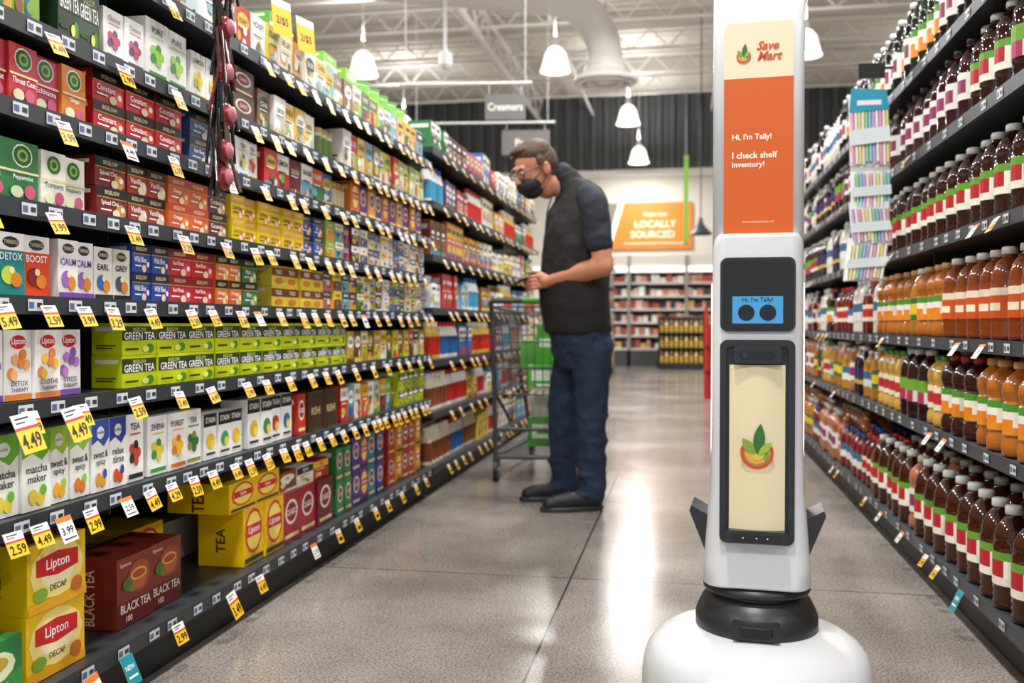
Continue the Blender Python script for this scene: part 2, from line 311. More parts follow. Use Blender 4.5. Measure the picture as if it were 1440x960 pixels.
# S7 top
row(t, S[7], 1.4, 2.5, [G], .11, .17)
row(t, S[7], 2.5, 4.8, [lambda: generic(PALE+['e2a01b','b8281e','5a6a3a'])], .1, .13)
for i in range(4): pbox(t, -1.36, 3.0+i*.24, S[7]+.131, .14, .07, .15, generic(['8ac83a','e9e2cc','5a3c20','58a040']), True)
for i in range(5): canister(-1.40, 3.98+i*.13, S[7]+.131, .05, .07, 'f0f0ea', '8ad05a', '6ac03a')
for zi, z in enumerate(S):
    y = 1.0
    while y < 4.75:
        w = R.uniform(.07, .12); t.box(-1.72, -1.60, y, y+w-.003, z, z+(.1 if zi else .13), R.choice(['8a6a4a','a8b820','b91c2e','d8c84a','7a3c1c','c8c0b0'])); y += w
t.build('tea_boxes', [PRINT])
# creamers / second bay
c = B(); CP = ['f1ede2','ffffff','2a62a8','5bacd4','c8261e','e9e2cc','8a4a24','e2c21c','6ab0d0','c85a4a','f4f2ec']
def creamer_T(body, lab, cap):
    q = B(); q.lathe((0,0,0), [(0,0),(.034,0),(.036,.02),(.036,.12),(.034,.13),(.024,.165),(.02,.175),(.022,.176),(.022,.2),(0,.2)], 12, [body, body, lab, body, body, body, cap, cap, cap], 0); return q.template()
CT = [creamer_T(a, l, k) for a, l, k in [('f4f0e8','2a62a8','c8261e'),('f4f0e8','c8261e','c8261e'),('f4e8d0','8a4a24','f4f0e8'),('ffffff','3b9cc4','2a62a8'),('e8c03a','c8261e','ffffff')]]
for zi, z in enumerate(ZM):
    z += .018; y = 4.92
    while y < 8.4:
        run = R.uniform(.25, .5); kind = R.random(); st = generic(CP if zi in (2,3) else TEAPAL+CP); T = R.choice(CT); hh = R.uniform(.13, .21); ww = R.uniform(.08, .13)
        e = min(y+run, 8.45)
        while y < e-.05:
            if kind < .4 and zi < 6: c.stamp(T, (-1.37, y+.04, z)); c.stamp(T, (-1.45, y+.04, z)); y += .08
            else:
                if y+ww > 8.48: break
                pbox(c, -1.335+R.uniform(-.01,.01), y, z, ww, hh, .13, st, False); y += ww+.003
        y = max(y, e)
for zi, z in enumerate([.13,.5,.85,1.2,1.55,1.9]):
    y = 12.65
    while y < 18.05:
        st = generic(CP+TEAPAL); hh = R.uniform(.18,.28); ww = R.uniform(.12,.18)
        pbox(c, -1.335, y, z+.018, ww-.005, hh, .2, st, False); y += ww
c.build('packaged_groceries', [PRINT])
# ------------------------------------------------------------- juice bottles
PROF = {
 'ribbed': [(.8,0),(.97,.012),(1,.05),(.94,.085),(1,.12),(.94,.155),(1,.19),(.985,.225),(1.0,.23),(1.0,.31),(1.0,.39),(1.0,.47),(1.0,.55),(.985,.555),(1,.60),(.93,.64),(.96,.67),(.88,.74),(.70,.81),(.46,.865),(.33,.89),(.33,.905),(.43,.906),(.43,.965),(.38,.985),(0,.985)],
 'waist': [(.8,0),(.98,.015),(1,.06),(1,.14),(.9,.19),(.86,.21),(.9,.225),(.96,.229),(.96,.23),(.96,.31),(.96,.39),(.96,.47),(.96,.55),(.9,.555),(.86,.58),(.97,.64),(1,.68),(.95,.75),(.74,.82),(.44,.875),(.33,.89),(.33,.905),(.43,.906),(.43,.965),(.38,.985),(0,.985)],
 'jug': [(.85,0),(1,.02),(1,.08),(1,.15),(1,.19),(1,.21),(1,.225),(1.0,.229),(1.01,.23),(1.01,.31),(1.01,.39),(1.01,.47),(1.01,.55),(1,.555),(1,.58),(.98,.64),(.92,.70),(.80,.76),(.62,.82),(.46,.865),(.40,.89),(.38,.905),(.48,.906),(.48,.965),(.44,.985),(0,.985)]}
def bottleT(H, Rr, liq, lab, cap, n=16, front=math.pi, kind='ribbed'):
    prof = PROF[kind]
    q = B(); rings = [[(max(r,.001)*Rr*math.cos(a*2*math.pi/n), max(r,.001)*Rr*math.sin(a*2*math.pi/n), z*H) for a in range(n)] for r, z in prof]
    for i in range(len(prof)-1):
        z = (prof[i][1]+prof[i+1][1])/2
        for j in range(n):
            k = (j+1) % n; ang = (j+.5)*2*math.pi/n-front; ang = (ang+math.pi) % (2*math.pi)-math.pi
            if .23 <= z <= .551: col = lab(int((z-.23)/.08), ang); m = 0
            elif z > .9055: col = cap; m = 2
            else: col = liq; m = 1
            q.raw([rings[i][j], rings[i][k], rings[i+1][k], rings[i+1][j]], [(0,1,2,3)], col, m, m == 1 or m == 2)
    v = np.array(q.v); key = np.round(v, 5); u, inv = np.unique(key, axis=0, return_inverse=True); inv = inv.ravel()
    return (u, inv[np.array(q.l)], q.t, q.c, q.m, q.s)
def labA(r, a):
    if r == 3: return '5f9a2c'
    if abs(a-.25) < .75 and r in (1, 2): return 'b41c26' if abs(a-.25) < .6 else 'f2efe0'
    if r == 0: return 'e9e6d6'
    return '79b032' if r == 1 else '8abc3a'
def labB(r, a):
    if r == 3: return 'e8d8c0'
    return 'c8501c' if r != 1 else ('f3e6c8' if abs(a-.3) < .6 else 'c8501c')
def labC(r, a):
    if r == 0: return 'e08a1c'
    if r == 3: return '4a8f2c'
    return 'eee9dc' if abs(a-.3) > .5 else ('e8801c' if r == 1 else 'eee9dc')
def labD(r, a): return 'e3bf1c' if r in (1,2) else '2a6a3a'
def labE(r, a): return 'e3e0da' if r in (0,3) else ('8a2a5a' if abs(a) < .7 else 'e3e0da')
def labF(r, a): return '6ca02e' if r > 1 else ('a8305a' if abs(a) < .9 else 'd8dcc8')
def labG(r, a): return '3a6a90' if r > 1 else 'e3e0da'
def labH(r, a): return 'b8282c' if r in (1,2) and abs(a-.2) < .9 else 'e8dcc0'
def labI(r, a): return '3a2a5a' if r > 0 else 'c8b04a'
lc = lambda f: (lambda r, a: srgb(f(r, a)))
def BTm(H, Rr, liq, lab, cap='f2f2ee', kind='ribbed'): return bottleT(H, Rr, srgb(liq), lc(lab), srgb(cap), kind=kind)
TY = dict(
 a1=BTm(.275,.052,'3a1606',labA,'f4f4f0'), a2=BTm(.25,.048,'2c0e08',labA,'e4e4e0'), a3=BTm(.255,.048,'260c10',labF,'e4e4e0'),
 b1=BTm(.255,.048,'7c360c',labB,'e4e0d8'), c1=BTm(.25,.048,'a8601a',labC,'d8a46a','waist'), c2=BTm(.25,.048,'300a06',labC,'a8261e','waist'),
 d1=BTm(.27,.052,'521e06',labD,'a8261e','jug'), d2=BTm(.25,.046,'a86c1c',labD,'e4e4e0','jug'), e1=BTm(.25,.046,'340c16',labE,'2a2a2a','jug'),
 f1=BTm(.27,.052,'a06444',labE,'d8d0c0','waist'), g1=BTm(.22,.040,'701620',labG,'2a5aa8'), g2=BTm(.22,.040,'b88420',labG,'d8d8d8'),
 h1=BTm(.31,.036,'100b0a',labE,'e0e0de'), h2=BTm(.31,.036,'1a2812',labC,'d8d8d6'), w1=BTm(.26,.040,'dcd8ce',labG,'e4e4e2'),
 i1=BTm(.24,.046,'64180e',labH,'c8261e','jug'), i2=BTm(.24,.044,'c09844',labH,'3a8a3a','waist'), i3=BTm(.24,.044,'200e24',labI,'e8e8e4','jug'))
j = B()
def brow(z, segs, xs=(.86, .98, 1.1)):
    y = 1.45
    for y1, kinds, sp in segs:
        last = None; cnt = 0
        while y < y1:
            if cnt <= 0: last = R.choice(kinds); cnt = R.randint(1, 3)
            cnt -= 1
            for x in xs: j.stamp(TY[last], (x+R.uniform(-.008,.008), y+R.uniform(-.008,.008), z+.018))
            y += sp
brow(ZR[0], [(3.0,['a1'],.128),(3.7,['d1','a1'],.128),(4.4,['a1','f1'],.128),(12,['f1','c1','d2','g1','i1'],.12)])
brow(ZR[1], [(2.9,['c1'],.122),(3.4,['c2','c1'],.122),(4.6,['c1','d2','a3','i2'],.122),(12,['c2','g2','e1','f1','d2','i2','i3'],.115)])
brow(ZR[2], [(3.35,['b1'],.122),(4.4,['c1','d2'],.122),(12,['g1','e1','g2','c2','i1','w1'],.11)])
brow(ZR[3], [(4.6,['a2'],.12),(12,['a3','e1','a2','w1','i3','i1'],.115)])
brow(ZR[4], [(3.1,['a2','a3'],.12),(5.0,['a3','e1'],.12),(12,['w1','e1','a3','i3'],.11)])
brow(ZR[5], [(2.4,['a2','a3'],.12),(5.5,['h1','h2'],.1),(12,['w1','h1','w1'],.1)])
j.build('juice_bottles', [PRINT, PLAST, CAP])
# ------------------------------------------------------------- price tags
g = B()
def tag(x, y, z, sg, w=.06, h=.072, kind=0, near=True, price='4.49', out=.03):
    U = Vector((0, sg, 0)); a = R.uniform(-.12, .04); V = Vector((-sg*out/h, a*sg, 1)).normalized(); O = Vector((x, y, z)); U = (U-V*U.dot(V)).normalized()
    N = U.cross(V)
    O = O-U*w/2-V*h
    p = P(g, O, U, V, N, w, h, near)
    p.rect(0,0,1,1,['f4c018','f0eee8','1c8a98'][kind])
    g.face([tuple(O+N*-.0004+U*w), tuple(O+N*-.0004), tuple(O+N*-.0004+V*h), tuple(O+N*-.0004+U*w+V*h)], 'f0ede4')
    if kind == 0: p.rect(0,.66,1,1,'f0eee8'); p.rect(0,.60,1,.67,'d8321c'); p.txt(.5,.30,.38,price,'191510',.84); p.rect(.1,.87,.7,.91,'333333'); p.rect(.1,.77,.5,.80,'333333')
    elif kind == 1: p.rect(0,.8,1,1,'e8762c'); p.txt(.5,.45,.3,price,'191510',.8); p.rect(.1,.12,.9,.17,'444444')
    else: p.txt(.5,.6,.16,'NEW','ffffff',.7); p.rect(.15,.25,.85,.32,'ffffff')
def strip(x, y, z, sg, w=.045):
    p = P(g, (x, y-sg*w/2, z-.013), (0,sg,0), (0,0,1), (sg,0,0), w, .024, False); p.k = 2
    p.rect(0,0,1,1,'d2d8de'); p.rect(.06,.2,.4,.75,'5a6a8a'); p.rect(.58,.3,.92,.7,'333333')
PR = ['4.49','3.99','3.29','2.59','5.49','2.99','4.29','3.49']
for zi, z in enumerate(ZL):
    y = 1.3+R.random()*.05
    while y < 4.78:
        y += {0:R.uniform(.3,.5) if y < 2.9 else R.uniform(.1,.25), 1:R.uniform(.07,.14), 2:R.uniform(.12,.22), 3:R.uniform(.1,.2)}.get(zi, R.uniform(.14,.3) if y < 2.6 else R.uniform(.1,.2))
        if y < 4.8: tag(-1.290, y, z-.002, 1, R.uniform(.046,.054), R.uniform(.046,.056), 0 if R.random() < .95 else 1, y < 3.4, R.choice(PR), .022)
    y = 1.2
    while y < 4.75: y += R.uniform(.08,.14); strip(-1.2995, min(y, 4.78), z, 1)
tag(-1.285, 1.68, ZL[2]-.004, 1, .068, .08, 0, True, '4.49'); tag(-1.285, 1.83, ZL[2]-.004, 1, .065, .075, 0, True, '4.49')
tag(-1.285, 1.88, ZL[0]-.004, 1, .08, .075, 1, True, '3.98'); tag(-1.285, 2.03, ZL[0]-.004, 1, .05, .07, 2, True); tag(-1.285, 2.55, ZL[0]+.0, 1, .055, .075, 0, True, '3.49')
for z in ZM:
    y = 4.9
    while y < 8.3: y += R.uniform(.14,.3); tag(-1.290, y, z-.002, 1, .05, .055, 0, False)
for z in [.13,.5,.85,1.2,1.55,1.9]:
    y = 12.7
    while y < 18: y += .25; strip(-1.2995, y, z, 1, .08)
for zi, z in enumerate(ZR):
    y = 1.6
    while y < 11.8:
        y += R.uniform(.12,.24); strip(.7995, y, z, -1)
        if R.random() < .25: tag(.788, y+.03, z+.005, -1, .045, .045, 1 if R.random()<.6 else 0, y < 4, R.choice(PR))
tag(.785, 2.95, ZR[0]+.0, -1, .05, .065, 2, True)
for yy in (2.92, 3.12):
    p = P(g, (-1.31, yy, ZL[7]+.12), (.25,.95,0), (-.1,0.05,1), (.97,-.25,0), .10, .12, True); p.rect(0,0,1,1,'f4c018'); p.rect(0,.78,1,1,'f7f5ee'); p.txt(.5,.4,.25,'2/$5','191510')
    g.box(-1.315,-1.31, yy+.04, yy+.05, ZL[7]+.0, ZL[7]+.2, 'd0d0d0')
g.build('price_tags', [PRINT])
# ------------------------------------------------------------- clip strips
k = B(); CY = 2.40
k.box(-1.30,-1.24,CY,CY+.006,1.86,1.866,'222222'); k.box(-1.245,-1.24,CY-.01,CY+.015,1.24,1.87,'26221f')
for i, z in enumerate([1.80,1.69,1.57,1.46,1.36,1.29]):
    dx = R.uniform(-.012,.012); k.cyl((-1.235,CY+dx,z+.08),(-1.22,CY+dx,z+.02),.006,.012,8,'1a1a1a',0)
    k.ell((-1.215,CY+dx,z),(.016,.032,.034),'7a1c26'); k.ell((-1.20,CY+dx,z+.002),(.010,.020,.022),'b86a74')
    for q in range(9): k.cyl((-1.222+R.uniform(-.02,.03),CY-.06+q*.015+dx,z-.02+R.uniform(-.02,.02)),(-1.222+R.uniform(-.01,.01),CY-.035+q*.009+dx,z+.11),.0045,.0055,6,R.choice(['1a1214','4a1c22','141416','5a4a40','141416','6a1a24']))
k.build('clip_strip_tea_infusers', [PLAST])
k = B()
k.box(.70,.796,3.985,3.99,1.90,1.91,'111111'); k.box(.66,.76,3.96,3.965,1.86,1.92,'111111'); k.box(.705,.715,3.985,3.99,1.05,1.9,'dddddd')
PA = ['f0a8c0','f4f4f2','f0e090','f4f4f2','a8d8a0','98d0e8','d0b0e0','f4f4f2']
for i, z in enumerate([1.52,1.35,1.21,1.07]):
    w = .075; cx = .700+R.uniform(-.014,.014); h = .27 if i == 0 else .17; y = 3.955+R.uniform(-.01,.01); sk = R.uniform(-.02,.02)
    for q in range(11):
        x = cx-w+.012+q*.0130; k.cyl((x+sk,y+R.uniform(0,.012),z+R.uniform(0,.02)),(x,y,z+h-.03),.0062,.0062,6,PA[(q+i*3)%8])
    if i == 0:
        k.face([(cx-w,y-.008,z+h*.76),(cx+w,y-.008,z+h*.80),(cx+w*.85,y-.008,z+h+.02),(cx-w*.9,y-.008,z+h+.03)],'2aa0c0'); k.box(cx-w*.6, cx+w*.6, y-.0095, y-.009, z+h*.86, z+h*.93, 'f4f4f4')
    k.face([(cx-w+sk,y+.016,z),(cx+w+sk,y+.016,z),(cx+w,y+.016,z+h),(cx-w,y+.016,z+h)],'eef2f2')
    k.face([(cx-w+sk*.6,y-.009,z+h*.28),(cx+w+sk*.6,y-.009,z+h*.34),(cx+w,y-.009,z+h*.56),(cx-w,y-.009,z+h*.5)],'e4eef2')
k.build('clip_strip_drinking_straws', [PRINT])
# ------------------------------------------------------------- room shell
def floor_mat():
    m, nt, p = newmat('polished_concrete'); N = nt.nodes.new; L = nt.links.new
    tc = N('ShaderNodeTexCoord')
    n1 = N('ShaderNodeTexNoise'); n1.inputs['Scale'].default_value = 1.3; n1.inputs['Detail'].default_value = 8; n1.inputs['Roughness'].default_value = .6; L(tc.outputs['Object'], n1.inputs['Vector'])
    cr = N('ShaderNodeValToRGB'); cr.color_ramp.elements[0].position = .32; cr.color_ramp.elements[0].color = (*srgb('736d68'), 1); cr.color_ramp.elements[1].position = .70; cr.color_ramp.elements[1].color = (*srgb('a19c96'), 1); L(n1.outputs['Fac'], cr.inputs[0])
    n2 = N('ShaderNodeTexNoise'); n2.inputs['Scale'].default_value = 150; n2.inputs['Detail'].default_value = 2; L(tc.outputs['Object'], n2.inputs['Vector'])
    cr2 = N('ShaderNodeValToRGB'); cr2.color_ramp.elements[0].position = .35; cr2.color_ramp.elements[0].color = (.55,.53,.51,1); cr2.color_ramp.elements[1].position = .68; cr2.color_ramp.elements[1].color = (1.32,1.29,1.26,1); L(n2.outputs['Fac'], cr2.inputs[0])
    mx = N('ShaderNodeMix'); mx.data_type = 'RGBA'; mx.blend_type = 'MULTIPLY'; mx.inputs[0].default_value = 1; L(cr.outputs[0], mx.inputs[6]); L(cr2.outputs[0], mx.inputs[7])
    vo = N('ShaderNodeTexVoronoi'); vo.inputs['Scale'].default_value = 62; L(tc.outputs['Object'], vo.inputs['Vector'])
    lt = N('ShaderNodeMath'); lt.operation = 'LESS_THAN'; lt.inputs[1].default_value = .2; L(vo.outputs['Distance'], lt.inputs[0])
    mx2 = N('ShaderNodeMix'); mx2.data_type = 'RGBA'; mx2.inputs[7].default_value = (*srgb('4c443c'), 1); ml = N('ShaderNodeMath'); ml.operation='MULTIPLY'; ml.inputs[1].default_value = .55; L(lt.outputs[0], ml.inputs[0]); L(ml.outputs[0], mx2.inputs[0]); L(mx.outputs[2], mx2.inputs[6])
    sp = N('ShaderNodeSeparateXYZ'); L(tc.outputs['Object'], sp.inputs[0])
    def joint(out, off, per):
        a = N('ShaderNodeMath'); a.operation = 'ADD'; a.inputs[1].default_value = -off+per*50.5; L(out, a.inputs[0])
        b = N('ShaderNodeMath'); b.operation = 'MODULO'; b.inputs[1].default_value = per; L(a.outputs[0], b.inputs[0])
        c = N('ShaderNodeMath'); c.operation = 'SUBTRACT'; c.inputs[1].default_value = per/2; L(b.outputs[0], c.inputs[0])
        d = N('ShaderNodeMath'); d.operation = 'ABSOLUTE'; L(c.outputs[0], d.inputs[0])
        e = N('ShaderNodeMath'); e.operation = 'LESS_THAN'; e.inputs[1].default_value = .0038; L(d.outputs[0], e.inputs[0]); return e
    a = joint(sp.outputs['X'], -.40, 3.9); b = joint(sp.outputs['Y'], 3.37, 3.9)
    mxm = N('ShaderNodeMath'); mxm.operation = 'MAXIMUM'; L(a.outputs[0], mxm.inputs[0]); L(b.outputs[0], mxm.inputs[1])
    mx3 = N('ShaderNodeMix'); mx3.data_type = 'RGBA'; mx3.inputs[7].default_value = (*srgb('35322f'), 1); L(mxm.outputs[0], mx3.inputs[0]); L(mx2.outputs[2], mx3.inputs[6])
    L(mx3.outputs[2], p.inputs['Base Color'])
    rr = N('ShaderNodeMapRange'); rr.inputs['To Min'].default_value = .10; rr.inputs['To Max'].default_value = .28; L(n1.outputs['Fac'], rr.inputs['Value']); L(rr.outputs[0], p.inputs['Roughness'])
    p.inputs['Specular IOR Level'].default_value = .7
    return m
f = B(); f.box(-14, 14, -6, 26, -.1, 0, 'ffffff'); f.build('floor', [floor_mat()])
CREAM = M_plain('painted_wall_cream', 'd0cabe', .7, scale=3); DARKW = M_plain('corrugated_dark_metal', '5c5f62', .5, scale=3); WHITE = M_plain('white_paint', 'eceae6', .5); DECK = M_plain('roof_deck_paint', 'd8d2c8', .6, scale=2)
w = B(); w.box(-14, 14, 24, 24.2, 0, 4.65, 'ffffff', 0); w.box(-14, 14, 23.93, 24, 4.55, 4.72, 'ffffff', 2)
x = -14; pts = []
while x < 14: pts += [(x,24.1),(x+.10,24.1),(x+.14,23.98),(x+.26,23.98),(x+.30,24.1)]; x += .32
w.loft([[(a, b_, 4.65) for a, b_ in pts], [(a, b_, 6.9) for a, b_ in pts]], 'ffffff', 1, False, False, False)
w.build('wall_back', [CREAM, DARKW, WHITE])
for nm, xx in (('wall_left', -14.2), ('wall_right', 14)):
    w = B(); w.box(xx, xx+.2, -6, 24.2, 0, 6.9, 'ffffff'); w.build(nm, [CREAM])
cl = B(); y = -6; pts = []
while y < 24.3: pts += [(y,6.66),(y+.12,6.66),(y+.16,6.60),(y+.28,6.60)]; y += .32
cl.loft([[(-14.2, a, b_) for a, b_ in pts], [(14.2, a, b_) for a, b_ in pts]], 'ffffff', 0, False, False, False)
cl.build('ceiling', [DECK])
tr = B()
def truss(p0, p1, dz=.5, step=.6, r=.025, th=.04):
    p0 = Vector(p0); p1 = Vector(p1); d = (p1-p0); L_ = d.length; d.normalize(); n = int(L_/step); dn = Vector((0,0,-dz))
    tr.cyl(p0, p1, th, th, 6, 'e6e4de'); tr.cyl(p0+dn, p1+dn, th, th, 6, 'e6e4de')
    for i in range(n):
        a = p0+d*(L_*i/n); m = p0+d*(L_*(i+.5)/n)+dn; e = p0+d*(L_*(i+1)/n)
        tr.cyl(a, m, r, r, 4, 'dcdad4'); tr.cyl(m, e, r, r, 4, 'dcdad4')
for y in np.arange(13.2, 24, 1.8): truss((-14, y, 6.55), (14, y, 6.55), .38, .7, .016, .03)
for x in (-8.5, -3.6, 1.6, 7): truss((x, 8, 6.48), (x, 23.9, 6.48), .52, 1.1, .03, .06)
for x in (-2.3, .6, 4): tr.cyl((x, 10, 6.1), (x, 23.9, 6.1), .035, .035, 8, 'e6e4de')
tr.build('ceiling_trusses', [WHITE])
# duct with diffuser
d = B()
path = [Vector((-7.5,11.2,5.62)), Vector((-1.89,13.65,5.55))]
for a in range(1, 7):
    u = a/6*math.pi/2; dirh = Vector((.9,.43,0)).normalized(); c0 = path[1]+Vector((0,0,-.8)); path.append(c0+dirh*(.8*math.sin(u))+Vector((0,0,.8*math.cos(u))))
end = path[-1]; path.append(Vector((end.x, end.y, 4.66)))
for i in range(len(path)-1):
    d.cyl(path[i], path[i+1], .25, .25, 24, 'f0eeea'); d.ell(path[i+1], (.25,.25,.25), 'f0eeea', 0, 20, 12)
for i in range(8):
    q = path[0].lerp(path[1], i/8); dd = (path[1]-path[0]).normalized()*.02; d.cyl(q-dd, q+dd, .265, .265, 24, 'd8d6d0')
ex, ey = end.x, end.y
d.lathe((ex,ey,4.36), [(.25,.34),(.28,.34),(.30,.2),(.46,.08),(.48,.05),(.46,.03),(.3,.1),(.1,.03),(0,.03)], 32, 'e2e0da')
d.lathe((ex,ey,4.36), [(.34,.03),(.38,.0),(.40,.02),(.36,.05)], 32, 'c8c6c0'); d.lathe((ex,ey,4.36), [(.2,.03),(.26,.0),(.27,.02),(.22,.05)], 32, 'c8c6c0')
d.build('air_duct_diffuser', [WHITE])
d = B(); d.cyl((-2.96,11.66,4.3),(-2.96,11.66,6.6),.02,.02,8,'eeeeee'); d.lathe((-2.96,11.66,4.12),[(0,-.06),(.05,-.045),(.08,0),(.085,.04),(.085,.14),(.04,.18),(0,.18)],20,['d8d8d8','d8d8d8','f0f0f0','f0f0f0','f0f0f0','f0f0f0'])
d.build('security_camera_dome', [METAL])
# pendants
EM = M_plain('lamp_glow', 'ffffff', .5, emis='fffaf2', es=10); SHADE = M_plain('lamp_shade', 'f2efe8', .3, emis='fff6ea', es=1.8)
def pendant(x, y, z, power=260, up=60):
    e = empty('pendant_lamp', (x, y, z)); b = B()
    b.cyl((0,0,.5), (0,0,6.6-z), .008, .008, 6, 'cccccc', 2); b.cyl((0,0,.36), (0,0,.52), .06, .05, 16, 'bcbab4', 2)
    b.lathe((0,0,0), [(.06,.38),(.10,.36),(.16,.28),(.20,.12),(.235,.0),(.245,-.01),(.225,.0)], 28, 'ffffff', 1)
    b.lathe((0,0,0), [(.21,.015),(.1,.02),(0,.02)], 24, 'ffffff', 0)
    b.build('shade', [EM, SHADE, WHITE], e)
    for nm, zz, pw, rot in (('bulb', -.02, power, 0), ('uplight', .56, up, math.pi)):
        l = bpy.data.lights.new(nm, 'AREA'); l.shape = 'DISK'; l.size = .42 if rot == 0 else .12; l.energy = pw; l.color = (1, .988, .975)
        o = bpy.data.objects.new(nm, l); o.location = (0, 0, zz); o.rotation_euler = (rot, 0, 0); o.parent = e; sc.collection.objects.link(o)
for x, y, z in [(-2.06,15.2,4.92),(-1.17,19.6,4.95),(-1.1,22.6,4.66),(-5.18,15,4.95),(1.77,15.2,4.98),(5.5,19.6,5.0),(-6,20,5.0)]: pendant(x, y, z, 115, 30)
for y in (-3, .6, 4.2, 7.8, 11.4):
    for x in (-5.2, -.25, 4.7): pendant(x, y, 5.1, 165 if abs(x) < 1 else 135, 30)  # extra pendants out of view, added to light the aisle near the camera
# hanging signs
SG = M_attr('sign_print', .5)
def sign(name, x, y, z, w, h, txt, col, tcol, bar=None, rz=.12):
    e = empty(name, (x, y, z), rz); b = B(); b.box(-w/2, w/2, -.006, .006, -h/2, h/2, col)
    text(b, (0,-.008,0), (1,0,0), (0,0,1), txt, h*.3, tcol, w*.86)
    for sx in (-.4,.4): b.cyl((w*sx,0,h/2), (w*sx,0,h/2+(.1 if bar else 3.2)), .003, .003, 5, 'dddddd')
    if bar:
        b.cyl((-bar*.8,0,h/2+.1), (bar*.2,0,h/2+.1), .015, .015, 8, 'e0e0dc'); b.cyl((-bar*.75,0,h/2+.1), (-bar*.75,0,6.5-z), .004, .004, 5, 'dddddd'); b.cyl((bar*.15,0,h/2+.1), (bar*.15,0,6.5-z), .004, .004, 5, 'dddddd')
    b.build('panel', [SG], e)
sign('hanging_sign', -1.67, 8.85, 2.93, .38, .24, 'Creamers', '6b6867', 'f2efe8', 1.25)
sign('hanging_sign', -2.05, 12.3, 3.25, .62, .32, 'Pasta', '6b6867', 'f2efe8', 1.9)
b = B(); p = P(b, (-3.2,23.95,2.75), (1,0,0), (0,0,1), (0,-1,0), 3.35, 1.15, True)
p.rect(0,0,1,1,'7c7368'); p.poly([(.40,0),(1,0),(1,1),(.50,1)],'d07818'); p.poly([(.36,0),(.40,0),(.50,1),(.46,1)],'f2ece0')
p.txt(.73,.74,.07,'FRESH AND','f6ecd8',.26); p.txt(.73,.54,.15,'LOCALLY','f6ecd8',.38); p.txt(.71,.32,.15,'SOURCED','f6ecd8',.38); p.rect(.5,.12,.95,.14,'f6ecd8')
b.build('wall_mural_sign', [SG])
b = B(); b.box(-.05,.03,18.0,18.4,2.4,4.0,'7cb33a'); b.cyl((-.06,18.2,4.02),(.04,18.2,4.02),.015,.015,8,'dddddd'); b.cyl((-.01,18.2,4.02),(-.01,18.2,6.5),.005,.005,5,'dddddd'); b.build('hanging_banner', [SG])
b = B(); b.cyl((.25,17.5,2.75),(.25,17.5,6.5),.01,.01,6,'333333'); b.lathe((.25,17.5,2.4), [(.03,.4),(.05,.3),(.1,.22),(.2,.12),(.22,.1),(.19,.11)], 20, '2f3236'); b.build('dark_pendant_lamp', [METAL])
# refrigerated case
b = B(); PN = M_attr('case_light', .5, es=.8)
X0, X1, Y0, Y1 = -3.6, 3.6, 20.5, 21.4
b.box(X0,X1,Y0,Y1,0,.35,'3a3a3c'); b.box(X0,X1,Y1-.06,Y1,.35,2.15,'d8d4cc',0); b.box(X0,X1,Y0+.05,Y1,2.0,2.35,'c8c2b6'); b.box(X0,X1,Y0+.02,Y0+.05,2.0,2.12,'ffffff',1)
for x in np.linspace(X0, X1, 7): b.box(x-.03,x+.03,Y0,Y1,.0,2.35,'8a8680')
for z in (.36,.64,.92,1.20,1.48,1.76):
    b.box(X0,X1,Y0+.1,Y1-.06,z,z+.02,'98968f'); b.box(X0,X1,Y0+.09,Y0+.1,z-.01,z+.03,'d4d2ca',0)
    x = X0+.05
    while x < X1-.2:
        ww = R.uniform(.07,.16); b.box(x, x+ww-.015, Y0+.14, Y0+.3, z+.021, z+R.uniform(.12,.22), R.choice(['d8a89a','e0c0b0','c87a5a','f2efe8','e8e0d0','b84a3a','e0b070','d89880','a8583a','f0e8e0','6a3a2a','3a2a28'])); x += ww
b.build('refrigerated_display_case', [METAL, PN])
b = B(); b.box(-.55,.45,19.2,19.8,0,.12,'1a1a1c'); b.box(-.55,.45,19.75,19.8,0,1.05,'1a1a1c')
for z in (.12,.42,.72): b.box(-.55,.45,19.2,19.8,z,z+.02,'222226')
for sx in (-.55,.43): b.box(sx,sx+.02,19.2,19.8,0,1.0,'1a1a1c')
for z in (.14,.44,.74):
    for i in range(10):
        cc = ['d8a82c','d8b04a','d0981c'][int(z*10)%3]; b.lathe((-.48+i*.096,19.27,z), [(0,0),(.036,0),(.036,.14),(.02,.19),(.016,.23),(0,.23)], 8, [cc,cc,'f0e8d0' if i%2 else '6a4a2a',cc,'222222'])
b.build('bottle_display_rack', [METAL])
b = B(); b.box(.22,.25,11.85,12.15,0,1.05,'a81c1c'); b.box(.21,.26,11.8,11.85,0,1.1,'b8241e'); b.box(.23,.55,11.85,12.15,.0,.9,'b8241e')
for z in (.3,.6): b.box(.23,.55,11.80,11.86,z,z+.03,'801414')
b.build('red_display_stand', [METAL])
